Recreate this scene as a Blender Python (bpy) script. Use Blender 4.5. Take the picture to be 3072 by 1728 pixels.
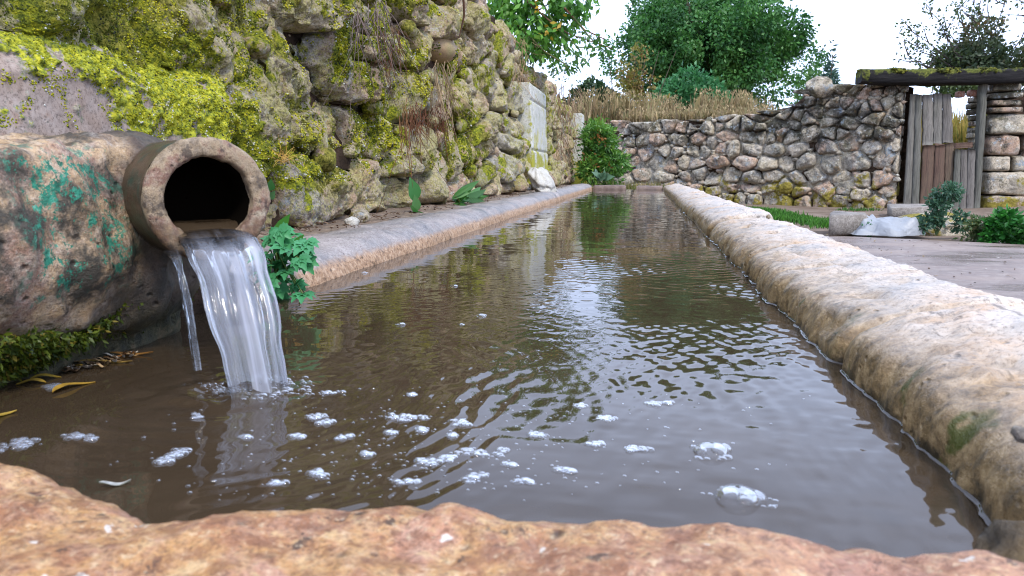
import bpy, math
import numpy as np

# ------------------------------------------------------------------ camera, world, sun, exposure
scene = bpy.context.scene
for o in list(bpy.data.objects):
    bpy.data.objects.remove(o)
col = scene.collection
rad = math.radians
H = 0.2                       # camera height above the water (water is z = 0)
YAW, PITCH, F = 9.98, 8.88, 745.0
cd = bpy.data.cameras.new('camera')
cam = bpy.data.objects.new('camera', cd); col.objects.link(cam)
cam.location = (0, 0, H)
cam.rotation_euler = (rad(90 - PITCH), 0, rad(YAW))
cd.sensor_width = 36.0; cd.lens = F / 1024 * 36.0
cd.clip_start = 0.02; cd.clip_end = 3000
cd.dof.use_dof = True; cd.dof.focus_distance = 1.8; cd.dof.aperture_fstop = 18.0
scene.camera = cam

SUN_EL, SUN_AZ = 46, 146      # azimuth clockwise from +Y
w = bpy.data.worlds.new('World'); scene.world = w; w.use_nodes = True
nt = w.node_tree; nt.nodes.clear()
wo = nt.nodes.new('ShaderNodeOutputWorld'); bg = nt.nodes.new('ShaderNodeBackground')
sky = nt.nodes.new('ShaderNodeTexSky'); sky.sky_type = 'NISHITA'; sky.sun_disc = False
sky.sun_elevation = rad(SUN_EL); sky.sun_rotation = rad(SUN_AZ)
tc = nt.nodes.new('ShaderNodeTexCoord')
nz = nt.nodes.new('ShaderNodeTexNoise'); nz.inputs['Scale'].default_value = 2.2; nz.inputs['Detail'].default_value = 6
mp = nt.nodes.new('ShaderNodeMapping'); mp.inputs['Scale'].default_value = (1, 1, 2.2)
nt.links.new(tc.outputs['Generated'], mp.inputs['Vector']); nt.links.new(mp.outputs[0], nz.inputs['Vector'])
rp = nt.nodes.new('ShaderNodeValToRGB')
rp.color_ramp.elements[0].position = .3; rp.color_ramp.elements[0].color = (.62, .62, .62, 1)
rp.color_ramp.elements[1].position = .62; rp.color_ramp.elements[1].color = (.97, .97, .97, 1)
nt.links.new(nz.outputs['Fac'], rp.inputs['Fac'])
mx = nt.nodes.new('ShaderNodeMix'); mx.data_type = 'RGBA'
nt.links.new(rp.outputs['Color'], mx.inputs['Factor'])
nt.links.new(sky.outputs['Color'], mx.inputs['A'])
mx.inputs['B'].default_value = (13.4, 16.0, 22.4, 1)      # thin overcast
nt.links.new(mx.outputs['Result'], bg.inputs['Color'])
bg.inputs['Strength'].default_value = 0.1
nt.links.new(bg.outputs[0], wo.inputs['Surface'])

sd = bpy.data.lights.new('sun', 'SUN'); sun = bpy.data.objects.new('sun', sd); col.objects.link(sun)
sd.energy = 2.5; sd.angle = rad(10); sd.color = (1, .93, .82)
sun.rotation_euler = (rad(90 - SUN_EL), 0, rad(180 - SUN_AZ))
scene.view_settings.view_transform = 'Standard'; scene.view_settings.look = 'None'
scene.view_settings.exposure = 0.34; scene.view_settings.gamma = 1
scene.view_settings.use_curve_mapping = False
scene.cycles.max_bounces = 8; scene.cycles.transparent_max_bounces = 12
scene.cycles.use_denoising = True; scene.cycles.filter_width = 1.05
scene.cycles.caustics_reflective = False; scene.cycles.caustics_refractive = False

# ------------------------------------------------------------------ layout helper: real places from the survey of the photograph
_y, _p = rad(YAW), rad(PITCH)
_f = np.array([-math.sin(_y) * math.cos(_p), math.cos(_y) * math.cos(_p), -math.sin(_p)])
_r = np.array([math.cos(_y), math.sin(_y), 0]); _u = np.cross(_r, _f)
CAM = np.array([0, 0, H]); S = 2.515625
def ray(px, py): return _f + _r * (px / S - 512) / F + _u * (288 - py / S) / F
def onz(px, py, z): v = ray(px, py); return CAM + v * (z - H) / v[2]
def onx(px, py, x): v = ray(px, py); return CAM + v * x / v[0]
def ony(px, py, y): v = ray(px, py); return CAM + v * y / v[1]

# ------------------------------------------------------------------ numpy noise
def _hash(i, j, k, s):
    n = (i * 374761393 + j * 668265263 + k * 2147483647 % 4294967291 + s * 974634941) & 0xffffffff
    n = ((n ^ (n >> 13)) * 1274126177) & 0xffffffff
    n = ((n ^ (n >> 15)) * 2246822519) & 0xffffffff
    return ((n ^ (n >> 16)) & 0xffffff) / float(0xffffff)
def vnoise(P, s=0):
    P = np.asarray(P, float); i = np.floor(P).astype(np.int64); f = P - i
    f = f * f * f * (f * (f * 6 - 15) + 10)
    i = i + 100000
    r = 0
    for a in (0, 1):
        for b in (0, 1):
            for c in (0, 1):
                wgt = (f[:, 0] if a else 1 - f[:, 0]) * (f[:, 1] if b else 1 - f[:, 1]) * (f[:, 2] if c else 1 - f[:, 2])
                r = r + wgt * _hash(i[:, 0] + a, i[:, 1] + b, (i[:, 2] + c) * 7919, s)
    return r * 2 - 1
def fbm(P, scale, octv=4, s=0, gain=.5):
    P = np.asarray(P, float) / scale; r = 0; a = 1.; t = 0
    for o in range(octv):
        r = r + a * vnoise(P, s + o * 17); t += a; a *= gain; P = P * 2.03 + 11.7
    return r / t * 1.6

# ------------------------------------------------------------------ object helpers
def mesh(name, V, Q=None, T=None, mat=None, smooth=True, colr=None, uv=None):
    me = bpy.data.meshes.new(name)
    V = np.asarray(V, np.float32)
    parts = []; sizes = []
    if Q is not None and len(Q): Q = np.asarray(Q, np.int32); parts.append(Q.ravel()); sizes.append(np.full(len(Q), 4, np.int32))
    if T is not None and len(T): T = np.asarray(T, np.int32); parts.append(T.ravel()); sizes.append(np.full(len(T), 3, np.int32))
    L = np.concatenate(parts); Z = np.concatenate(sizes)
    me.vertices.add(len(V)); me.vertices.foreach_set('co', V.ravel())
    me.loops.add(len(L)); me.loops.foreach_set('vertex_index', L)
    me.polygons.add(len(Z))
    me.polygons.foreach_set('loop_start', np.concatenate([[0], np.cumsum(Z)[:-1]]).astype(np.int32))
    me.polygons.foreach_set('loop_total', Z)
    if smooth: me.polygons.foreach_set('use_smooth', np.ones(len(Z), bool))
    if colr is not None:
        a = me.color_attributes.new('Col', 'FLOAT_COLOR', 'POINT')
        c = np.ones((len(V), 4), np.float32); c[:, :3] = colr; a.data.foreach_set('color', c.ravel())
    if uv is not None:
        u = me.uv_layers.new(name='UVMap'); u.data.foreach_set('uv', np.asarray(uv, np.float32)[L].ravel())
    me.update(calc_edges=True); me.validate()
    if mat is not None: me.materials.append(mat)
    return me
def link(name, me, parent=None):
    o = bpy.data.objects.new(name, me); col.objects.link(o)
    if parent is not None: o.parent = parent
    return o
def obj(name, V, Q=None, T=None, mat=None, parent=None, **k):
    V = np.asarray(V, float)
    p = parent
    while p is not None: V = V - np.array(p.location); p = p.parent
    return link(name, mesh(name, V, Q, T, mat, **k), parent)
def tag(o, label=None, cat=None, group=None, kind=None):
    if label: o['label'] = label
    if cat: o['category'] = cat
    if group: o['group'] = group
    if kind: o['kind'] = kind
    return o
def thing(name, loc, label, cat, group=None):
    o = bpy.data.objects.new(name, None); col.objects.link(o); o.location = loc; o.empty_display_size = .1
    return tag(o, label, cat, group)
def grid_quads(n, m, wrap=False):
    """n rows of m vertices"""
    a = np.arange(n * m).reshape(n, m)
    if wrap: a = np.concatenate([a, a[:, :1]], 1)
    return np.stack([a[:-1, :-1], a[:-1, 1:], a[1:, 1:], a[1:, :-1]], -1).reshape(-1, 4)
def box(c, s, n=None, jit=0, rng=None, R=None):
    """box with chamfered edges: returns V,Q"""
    sx, sy, sz = [x / 2 for x in s]; b = min(sx, sy, sz) * .22
    V = []; 
    for z, ins in ((-sz, b), (-sz + b, 0), (sz - b, 0), (sz, b)):
        x, y = sx - ins, sy - ins
        V += [(-x + b, -y, z), (x - b, -y, z), (x, -y + b, z), (x, y - b, z), (x - b, y, z), (-x + b, y, z), (-x, y - b, z), (-x, -y + b, z)]
    V = np.array(V)
    if rng is not None and jit: V = V + rng.normal(0, jit, V.shape)
    if R is not None: V = V @ np.array(R).T
    V = V + np.array(c)
    Q = grid_quads(4, 8, True).tolist()
    for o, fl in ((0, True), (24, False)):
        cap = [(0, 1, 2, 7), (7, 2, 3, 6), (6, 3, 4, 5)]
        for q in cap: Q.append([o + i for i in (q[::-1] if fl else q)])
    return V, np.array(Q)
def tube(pts, rads, k=7, cap=True):
    pts = np.asarray(pts, float); rads = np.broadcast_to(np.asarray(rads, float), (len(pts),))
    t = np.gradient(pts, axis=0); t /= np.linalg.norm(t, axis=1)[:, None] + 1e-9
    ref = np.array([.31, .22, .93]); a = np.cross(t, ref); a /= np.linalg.norm(a, axis=1)[:, None] + 1e-9
    b = np.cross(t, a); ph = np.linspace(0, 2 * np.pi, k, endpoint=False)
    V = pts[:, None] + rads[:, None, None] * (np.cos(ph)[None, :, None] * a[:, None] + np.sin(ph)[None, :, None] * b[:, None])
    return V.reshape(-1, 3), grid_quads(len(pts), k, True)
class MB:
    def __init__(s): s.V = []; s.Q = []; s.T = []; s.C = []; s.n = 0
    def add(s, V, Q=None, T=None, c=None):
        V = np.asarray(V, float); s.V.append(V)
        if Q is not None and len(Q): s.Q.append(np.asarray(Q) + s.n)
        if T is not None and len(T): s.T.append(np.asarray(T) + s.n)
        if c is not None: s.C.append(np.broadcast_to(c, (len(V), 3)))
        s.n += len(V); return s
    def get(s): return (np.concatenate(s.V), np.concatenate(s.Q) if s.Q else None, np.concatenate(s.T) if s.T else None, np.concatenate(s.C) if s.C else None)
    def build(s, name, mat, parent=None, smooth=True):
        V, Q, T, C = s.get(); return obj(name, V, Q, T, mat, parent, smooth=smooth, colr=C)

# ------------------------------------------------------------------ materials
class Mat:
    def __init__(s, name):
        s.m = bpy.data.materials.new(name); s.m.use_nodes = True; s.t = s.m.node_tree; s.t.nodes.clear()
        s.out = s.t.nodes.new('ShaderNodeOutputMaterial')
    def n(s, ty, **k):
        x = s.t.nodes.new(ty)
        for a, b in k.items(): setattr(x, a, b)
        return x
    def put(s, sock, v):
        if hasattr(v, 'node'): s.t.links.new(v, sock)
        else: sock.default_value = v if not (isinstance(v, tuple) and len(v) == 3 and sock.type == 'RGBA') else (*v, 1)
    def pos(s): return s.n('ShaderNodeNewGeometry').outputs['Position']
    def objc(s): return s.n('ShaderNodeTexCoord').outputs['Object']
    def nrm(s): return s.n('ShaderNodeNewGeometry').outputs['Normal']
    def rnd(s): return s.n('ShaderNodeObjectInfo').outputs['Random']
    def col(s): return s.n('ShaderNodeVertexColor', layer_name='Col').outputs['Color']
    def map(s, v, sc=(1, 1, 1), rot=(0, 0, 0), loc=(0, 0, 0)):
        x = s.n('ShaderNodeMapping'); s.put(x.inputs[0], v); x.inputs['Scale'].default_value = sc; x.inputs['Rotation'].default_value = rot; x.inputs['Location'].default_value = loc
        return x.outputs[0]
    def noise(s, v, sc, det=4, ro=.55, dist=0.):
        x = s.n('ShaderNodeTexNoise'); s.put(x.inputs['Vector'], v)
        x.inputs['Scale'].default_value = sc; x.inputs['Detail'].default_value = det; x.inputs['Roughness'].default_value = ro; x.inputs['Distortion'].default_value = dist
        return x.outputs['Fac']
    def voro(s, v, sc, feat='F1', out='Distance'):
        x = s.n('ShaderNodeTexVoronoi', feature=feat); s.put(x.inputs['Vector'], v); x.inputs['Scale'].default_value = sc; return x.outputs[out]
    def ramp(s, f, stops):
        x = s.n('ShaderNodeValToRGB'); s.put(x.inputs[0], f); e = x.color_ramp.elements
        while len(e) < len(stops): e.new(.5)
        for i, (p, c) in enumerate(stops):
            e[i].position = p; e[i].color = (*c, 1) if isinstance(c, tuple) else (c, c, c, 1)
        return x.outputs['Color']
    def step(s, f, a, b):
        x = s.n('ShaderNodeMapRange'); x.interpolation_type = 'SMOOTHSTEP'; s.put(x.inputs[0], f)
        x.inputs[1].default_value = a; x.inputs[2].default_value = b; return x.outputs[0]
    def math(s, op, a, b=0., c=None):
        x = s.n('ShaderNodeMath', operation=op); s.put(x.inputs[0], a); s.put(x.inputs[1], b)
        if c is not None: s.put(x.inputs[2], c)
        return x.outputs[0]
    def mix(s, f, a, b, mode='MIX'):
        x = s.n('ShaderNodeMix', data_type='RGBA', blend_type=mode); s.put(x.inputs['Factor'], f)
        for k, v in (('A', a), ('B', b)):
            sk = [i for i in x.inputs if i.name == k and i.type == 'RGBA'][0]; s.put(sk, v)
        return [o for o in x.outputs if o.type == 'RGBA'][0]
    def sep(s, v, ax):
        x = s.n('ShaderNodeSeparateXYZ'); s.put(x.inputs[0], v); return x.outputs[ax]
    def bump(s, h, st=.5, dist=.01, nrm=None):
        x = s.n('ShaderNodeBump'); s.put(x.inputs['Height'], h); x.inputs['Strength'].default_value = st; x.inputs['Distance'].default_value = dist
        if nrm is not None: s.put(x.inputs['Normal'], nrm)
        return x.outputs[0]
    def pbr(s, base, rough=.8, nrm=None, spec=.4, link=True, **k):
        x = s.n('ShaderNodeBsdfPrincipled'); s.put(x.inputs['Base Color'], base); s.put(x.inputs['Roughness'], rough)
        s.put(x.inputs['Specular IOR Level'], spec)
        if nrm is not None: s.put(x.inputs['Normal'], nrm)
        for a, b in k.items(): s.put(x.inputs[a.replace('_', ' ')], b)
        if link: s.t.links.new(x.outputs[0], s.out.inputs[0])
        return x.outputs[0]
    def surf(s, sh): s.t.links.new(sh, s.out.inputs[0])

def stone_mat(name, tones, attr=False, moss=0., lichen=.5, orange=.0, rough=.88, bumpd=.006, scale=1., low_moss=0., pits=.3, film=0., dark_hi=0.):
    """weathered stone: per-stone tone, blotches, crusty lichens, dark grime, moss (its cover comes with the mesh when attr)"""
    m = Mat(name); P = m.pos(); R = m.rnd()
    n1 = m.noise(P, 7 * scale, 5, .6); n2 = m.noise(P, 30 * scale, 7, .75); n3 = m.noise(P, 170 * scale, 4, .8)
    k = len(tones)
    f = m.math('ADD', m.math('MULTIPLY', R, .62), m.math('MULTIPLY', n1, .75)); f = m.math('SUBTRACT', f, .18)
    base = m.ramp(f, [(i / (k - 1) * .86 + .07, t) for i, t in enumerate(tones)])
    base = m.mix(m.step(n2, .40, .58), m.mix(.46, base, (.05, .042, .034)), base)
    base = m.mix(m.math('MULTIPLY', m.step(n3, .52, .66), .6), base, (.56, .51, .44))
    base = m.mix(m.math('MULTIPLY', m.step(n3, .46, .34), .8), base, (.045, .04, .034))
    c1 = m.noise(m.map(P, loc=(3, 5, 1)), 16 * scale, 8, .78)
    base = m.mix(m.math('MULTIPLY', m.step(c1, .545, .61), .72), base, (.04, .04, .037))
    if dark_hi:
        dk = m.math('ADD', m.noise(m.map(P, loc=(8, 1, 1)), 3.2, 6, .7), m.math('MULTIPLY', m.step(m.sep(P, 2), .1, 1.0), dark_hi))
        base = m.mix(m.math('MULTIPLY', m.step(dk, .58, .70), .85), base, (.03, .027, .024))
    if lichen:
        c2 = m.noise(m.map(P, loc=(9, 2, 4)), 24 * scale, 8, .8)
        base = m.mix(m.math('MULTIPLY', m.step(c2, .565, .62), lichen), base, (.56, .56, .52))
        c3 = m.noise(m.map(P, loc=(1, 7, 8)), 11 * scale, 8, .74)
        base = m.mix(m.math('MULTIPLY', m.step(c3, .585, .64), lichen), base, (.25, .29, .33))
    if orange:
        c4 = m.noise(m.map(P, loc=(4, 4, 14)), 9 * scale, 6, .7)
        base = m.mix(m.math('MULTIPLY', m.step(c4, .59, .65), orange), base, (.46, .22, .05))
    if film:      # thin olive film of algae and old moss
        fl = m.math('ADD', m.noise(m.map(P, loc=(6, 6, 2)), 5, 4, .6), m.math('MULTIPLY', m.math('SUBTRACT', m.noise(P, 95 * scale, 5, .8), .5), 1.5))
        base = m.mix(m.math('MULTIPLY', m.step(fl, .44, .58), film), base, m.ramp(m.noise(P, 130 * scale, 4, .8), [(.34, (.05, .05, .012)), (.46, (.27, .25, .05)), (.60, (.54, .50, .17))]))
    if attr or moss or low_moss:
        if attr: v = m.math('ADD', m.math('SUBTRACT', m.sep(m.col(), 0), .5), m.math('MULTIPLY', m.math('SUBTRACT', m.noise(m.map(P, loc=(13, 3, 2)), 34, 8, .8), .5), 1.1))
        else:
            v = m.math('ADD', m.math('SUBTRACT', m.noise(m.map(P, loc=(13, 3, 2)), 6 * scale, 9, .7), .5), moss)
            v = m.math('ADD', v, m.math('MULTIPLY', m.step(m.sep(P, 2), .45, -.2), low_moss))
        mk = m.step(v, .0, .07)
        mm = m.noise(P, 85 * scale, 6, .78)
        mc = m.ramp(mm, [(.32, (.016, .024, .006)), (.43, (.09, .12, .013)), (.53, (.27, .29, .018)), (.66, (.50, .46, .03))])
        mc2 = m.ramp(mm, [(.32, (.02, .02, .008)), (.45, (.12, .12, .02)), (.56, (.30, .27, .05)), (.7, (.48, .42, .14))])
        mc = m.mix(m.step(m.noise(P, 4 * scale, 3), .44, .60), mc, mc2) if attr else m.mix(.85, mc, m.mix(.5, mc2, (.30, .20, .05)))
        base = m.mix(mk, base, mc)
    pit = m.step(m.voro(m.map(P, loc=(2, 2, 2)), 60 * scale), .0, .32)
    base = m.mix(m.math('MULTIPLY', m.math('SUBTRACT', 1., pit), pits), base, (.03, .027, .022))
    h = m.math('ADD', m.math('MULTIPLY', n2, .7), m.math('MULTIPLY', m.noise(P, 150 * scale, 6, .8), .6))
    h = m.math('ADD', h, m.math('MULTIPLY', pit, .25))
    m.pbr(base, rough, m.bump(h, 1., bumpd), spec=.2)
    return m.m

WALL = stone_mat('mossy_limestone', [(.18, .16, .13), (.46, .38, .26), (.60, .50, .35), (.52, .34, .24), (.38, .36, .32), (.64, .56, .45)], attr=True, lichen=.8, orange=.3, film=.60, bumpd=.016)
BACK = stone_mat('grey_fieldstone', [(.22, .20, .175), (.46, .405, .335), (.58, .49, .37), (.34, .31, .27), (.54, .35, .25), (.48, .47, .42)], moss=-.20, low_moss=.24, lichen=.9, orange=.2, bumpd=.016, scale=.62, dark_hi=.155, film=.10)

def simple_stone(name, ramp_, sc, wet=.6, pit_amt=.4, pit_sc=90, bumpd=.004, extra=None, spec=.5, lift=1.):
    m = Mat(name); P = m.pos()
    n1 = m.noise(P, sc, 6, .62); n2 = m.noise(m.map(P, loc=(5, 1, 3)), sc * 5, 6, .7); n3 = m.noise(P, sc * 22, 4, .75)
    base = m.ramp(n1, ramp_)
    base = m.mix(m.math('MULTIPLY', m.step(n2, .40, .65), .5 * lift), base, m.mix(.6, base, (.6, .55, .5)))
    base = m.mix(m.math('MULTIPLY', m.step(n3, .50, .36), .55), base, (.07, .05, .035))
    base = m.mix(m.math('MULTIPLY', m.step(n3, .54, .68), .35 * lift), base, (.66, .60, .52))
    pit = m.step(m.voro(m.map(P, sc=(1, .8, 1)), pit_sc), .02, .26)
    pm = m.math('MULTIPLY', m.math('SUBTRACT', 1., pit), m.step(m.noise(P, sc * 2, 3), .42, .6))
    base = m.mix(m.math('MULTIPLY', pm, pit_amt), base, (.04, .03, .025))
    if extra: base = extra(m, P, base)
    h = m.math('SUBTRACT', m.math('ADD', m.math('MULTIPLY', n2, .6), m.math('MULTIPLY', n3, .5)), m.math('MULTIPLY', pm, .8))
    m.pbr(base, m.ramp(n1, [(.3, wet), (.7, min(1, wet + .25))]), m.bump(h, .8, bumpd), spec=spec)
    return m.m
def waterline(m, P, base):
    dash = m.noise(m.map(P, sc=(1, .28, 1), loc=(3, 3, 3)), 55, 5, .7)
    base = m.mix(m.math('MULTIPLY', m.step(dash, .57, .64), .75), base, (.12, .095, .075))
    base = m.mix(m.math('MULTIPLY', m.step(m.noise(m.map(P, sc=(1, .5, 1), loc=(5, 3, 7)), 10, 6, .7), .56, .66), .7), base, (.20, .225, .25))
    z = m.sep(P, 2); j = m.math('ADD', z, m.math('MULTIPLY', m.math('SUBTRACT', m.noise(P, 30, 5, .7), .5), .05))
    base = m.mix(m.math('MULTIPLY', m.step(j, .078, .03), .95), base, m.ramp(m.noise(P, 60, 5, .7), [(.3, (.05, .032, .013)), (.48, (.21, .13, .05)), (.66, (.42, .28, .13))]))
    base = m.mix(m.step(j, .012, -.004), base, (.035, .026, .015))
    g = m.math('MULTIPLY', m.step(m.noise(m.map(P, loc=(2, 9, 9)), 14, 5, .6), .60, .68), m.step(j, .06, .03))
    return m.mix(g, base, (.07, .075, .012))
RIM = simple_stone('worn_rim_stone', [(.25, (.17, .19, .22)), (.36, (.41, .36, .31)), (.5, (.60, .49, .39)), (.62, (.52, .345, .21)), (.75, (.62, .53, .44))], 9, wet=.30, pit_amt=.5, pit_sc=70, extra=waterline)
def waterline2(m, P, base):
    z = m.sep(P, 2); j = m.math('ADD', z, m.math('MULTIPLY', m.math('SUBTRACT', m.noise(P, 40, 5, .7), .5), .02))
    base = m.mix(m.step(j, .036, .020), base, m.ramp(m.noise(P, 90, 5, .75), [(.35, (.09, .05, .02)), (.5, (.36, .21, .11)), (.65, (.50, .36, .24))]))
    x = m.math('ADD', m.sep(P, 0), m.math('MULTIPLY', m.noise(P, 12, 4), .1))
    base = m.mix(m.math('MULTIPLY', m.step(x, -.68, -.74), .8), base, m.ramp(m.noise(P, 50, 6, .7), [(.35, (.05, .035, .025)), (.55, (.20, .13, .08)), (.7, (.34, .26, .19))]))
    return base
LRIM = simple_stone('grey_cement_rim', [(.30, (.06, .06, .065)), (.42, (.18, .165, .165)), (.55, (.27, .23, .215)), (.72, (.38, .33, .315))], 9, lift=.7, wet=.36, pit_amt=.3, pit_sc=120, extra=waterline2)
def nearx(m, P, base):
    x = m.math('ADD', m.sep(P, 0), m.math('MULTIPLY', m.noise(P, 14, 3), .12))
    base = m.mix(m.math('MULTIPLY', m.step(x, .0, .16), .55), base, (.52, .27, .19))
    g = m.noise(m.map(P, loc=(2, 2, 0)), 75, 5, .7)
    base = m.mix(m.math('MULTIPLY', m.step(g, .50, .38), .6), base, (.20, .075, .03))
    base = m.mix(m.math('MULTIPLY', m.step(g, .54, .66), .55), base, (.74, .52, .26))
    base = m.mix(m.math('MULTIPLY', m.step(m.noise(m.map(P, loc=(4, 1, 0)), 42, 5, .7), .60, .65), .85), base, (.05, .03, .022))
    base = m.mix(m.math('MULTIPLY', m.step(m.noise(m.map(P, loc=(1, 8, 0)), 52, 3, .6), .69, .71), .85), base, (.72, .66, .58))
    g2 = m.noise(m.map(P, loc=(6, 2, 0)), 210, 4, .7)
    base = m.mix(m.math('MULTIPLY', m.step(g2, .48, .36), .6), base, (.16, .065, .03)); base = m.mix(m.math('MULTIPLY', m.step(g2, .56, .68), .5), base, (.78, .60, .38))
    return base
NEAR = simple_stone('orange_near_rim', [(.26, (.22, .09, .04)), (.40, (.42, .18, .075)), (.52, (.55, .29, .10)), (.63, (.52, .24, .13)), (.78, (.58, .36, .24))], 20, wet=.42, pit_amt=.95, pit_sc=60, bumpd=.006, extra=nearx, lift=.5)
def greenpaint(m, P, base):
    base = m.mix(m.step(m.noise(m.map(P, loc=(7, 0, 0)), 9, 6, .7), .50, .62), base, (.05, .042, .03))
    y = m.sep(P, 1); z = m.sep(P, 2)
    zone = m.math('MULTIPLY', m.math('MULTIPLY', m.step(y, .54, .58), m.step(y, .72, .66)), m.math('MULTIPLY', m.step(z, .06, .1), m.step(z, .235, .21)))
    t = m.noise(m.map(P, loc=(3, 3, 0), sc=(1, 1, .9)), 75, 8, .78)
    t2 = m.math('ADD', t, m.math('MULTIPLY', m.noise(P, 16, 2), .35))
    base = m.mix(m.math('MULTIPLY', m.step(t2, .715, .74), zone), base, m.ramp(m.noise(P, 150, 4), [(.35, (.01, .10, .06)), (.6, (.03, .27, .17)), (.75, (.2, .4, .32))]))
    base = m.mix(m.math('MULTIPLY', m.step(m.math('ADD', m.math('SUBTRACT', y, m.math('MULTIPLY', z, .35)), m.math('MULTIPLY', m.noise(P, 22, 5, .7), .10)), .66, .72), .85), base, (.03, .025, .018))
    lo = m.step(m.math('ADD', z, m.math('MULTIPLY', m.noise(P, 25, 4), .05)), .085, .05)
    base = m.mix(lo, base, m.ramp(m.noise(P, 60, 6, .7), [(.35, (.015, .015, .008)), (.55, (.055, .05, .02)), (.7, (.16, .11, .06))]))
    return base
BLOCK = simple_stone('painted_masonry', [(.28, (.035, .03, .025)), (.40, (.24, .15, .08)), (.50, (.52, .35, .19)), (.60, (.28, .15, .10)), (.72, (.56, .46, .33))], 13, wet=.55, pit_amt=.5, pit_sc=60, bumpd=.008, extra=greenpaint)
def pipestain(m, P, base):
    z = m.math('ADD', m.sep(P, 2), m.math('MULTIPLY', m.math('SUBTRACT', m.noise(P, 45, 5, .7), .5), .09))
    base = m.mix(m.math('MULTIPLY', m.step(z, .165, .125), .8), base, m.ramp(m.noise(P, 120, 5, .7), [(.35, (.03, .018, .01)), (.55, (.13, .07, .03)), (.7, (.28, .19, .09))]))
    return m.mix(m.math('MULTIPLY', m.step(m.noise(m.map(P, loc=(3, 0, 6)), 38, 6, .75), .54, .62), .75), base, (.045, .032, .025))
PIPE = simple_stone('rusty_clay_pipe', [(.28, (.04, .03, .02)), (.42, (.16, .11, .06)), (.52, (.34, .25, .15)), (.62, (.20, .095, .06)), (.74, (.46, .38, .27))], 34, lift=.4, wet=.4, extra=pipestain, pit_amt=.6, pit_sc=110, bumpd=.003)
PIPEB = simple_stone('olive_glazed_pipe', [(.3, (.012, .013, .007)), (.45, (.045, .042, .017)), (.55, (.075, .04, .02)), (.66, (.02, .045, .025)), (.8, (.10, .08, .04))], 24, wet=.3, pit_amt=.4, bumpd=.002, lift=.08)
SLAB = simple_stone('pale_dressed_slab', [(.28, (.30, .32, .20)), (.42, (.42, .43, .36)), (.52, (.52, .53, .50)), (.62, (.40, .38, .10)), (.76, (.46, .46, .38))], 5, wet=.7, pit_amt=.2, bumpd=.002, extra=lambda m, P, b: m.mix(m.step(m.math('ADD', m.noise(P, 8, 6, .7), m.math('MULTIPLY', m.step(m.sep(P, 2), .5, .15), .2)), .56, .66), b, (.30, .29, .03)))
ENDS = simple_stone('dark_wet_slab', [(.3, (.05, .032, .028)), (.5, (.12, .075, .06)), (.7, (.20, .14, .11))], 9, wet=.4, lift=.1)
LUMP = simple_stone('mossy_brown_lump', [(.3, (.03, .022, .012)), (.5, (.13, .09, .045)), (.7, (.24, .17, .08))], 40, wet=.5, lift=.15, bumpd=.006)
CURB = simple_stone('rough_grey_concrete', [(.3, (.10, .085, .07)), (.5, (.20, .175, .15)), (.7, (.30, .27, .24))], 7, wet=.8, bumpd=.012)
WHITE = simple_stone('white_limestone', [(.3, (.16, .15, .10)), (.45, (.46, .44, .38)), (.7, (.56, .55, .52))], 12, wet=.6, pit_amt=.2)
TERRA = simple_stone('smooth_tan_stone', [(.3, (.17, .125, .05)), (.5, (.34, .22, .11)), (.7, (.26, .22, .08))], 10, wet=.5, lift=.15, pit_amt=.1, bumpd=.001)
def plaster_extra(m, P, base):
    v = m.math('ADD', m.math('SUBTRACT', m.sep(m.col(), 0), .5), m.math('MULTIPLY', m.math('SUBTRACT', m.noise(m.map(P, loc=(13, 3, 2)), 34, 8, .78), .5), .9))
    mm = m.noise(P, 90, 6, .78)
    mc = m.ramp(mm, [(.32, (.016, .024, .008)), (.43, (.09, .12, .014)), (.53, (.30, .31, .02)), (.66, (.52, .47, .03))])
    base = m.mix(m.math('MULTIPLY', m.step(v, -.07, .0), .75), base, m.ramp(mm, [(.4, (.05, .07, .05)), (.55, (.22, .22, .17)), (.65, (.5, .48, .42))]))
    return m.mix(m.step(v, .0, .05), base, mc)
PLASTER = simple_stone('bare_mauve_plaster', [(.25, (.17, .12, .085)), (.42, (.27, .20, .16)), (.55, (.33, .265, .23)), (.66, (.25, .14, .085)), (.8, (.34, .28, .25))], 8, wet=.7, pit_amt=.10, bumpd=.0012, extra=plaster_extra, spec=.25, lift=.35)
def m_mortar():
    m = Mat('dark_earth_mortar'); P = m.pos()
    n = m.noise(P, 14, 7, .7)
    m.pbr(m.ramp(n, [(.3, (.012, .010, .008)), (.5, (.06, .04, .027)), (.62, (.11, .07, .05)), (.75, (.16, .14, .10))]), .95, m.bump(m.noise(P, 60, 6, .8), 1., .015), spec=.1); return m.m
MORTAR = m_mortar()
def m_wood(name, stops, dark=.5):
    m = Mat(name); P = m.objc(); R = m.rnd()
    v = m.map(P, sc=(26, 26, 1.6)); n = m.noise(v, 1.4, 6, .65); n2 = m.noise(m.map(P, sc=(90, 90, 3)), 1.5, 4, .7)
    base = m.ramp(m.math('ADD', m.math('MULTIPLY', R, .5), m.math('MULTIPLY', m.math('ADD', n, m.noise(P, 2.5, 3)), .28)), stops)
    base = m.mix(m.math('MULTIPLY', m.step(n2, .56, .40), dark), base, (.03, .026, .024))
    m.pbr(base, .85, m.bump(m.math('ADD', n, n2), .7, .004), spec=.2); return m.m
WOODG = m_wood('weathered_grey_wood', [(.1, (.075, .065, .055)), (.35, (.18, .165, .15)), (.55, (.12, .12, .10)), (.8, (.235, .215, .195))])
WOODB = m_wood('brown_gate_wood', [(.1, (.075, .045, .036)), (.4, (.125, .075, .056)), (.6, (.15, .115, .08)), (.9, (.105, .062, .052))])
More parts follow.
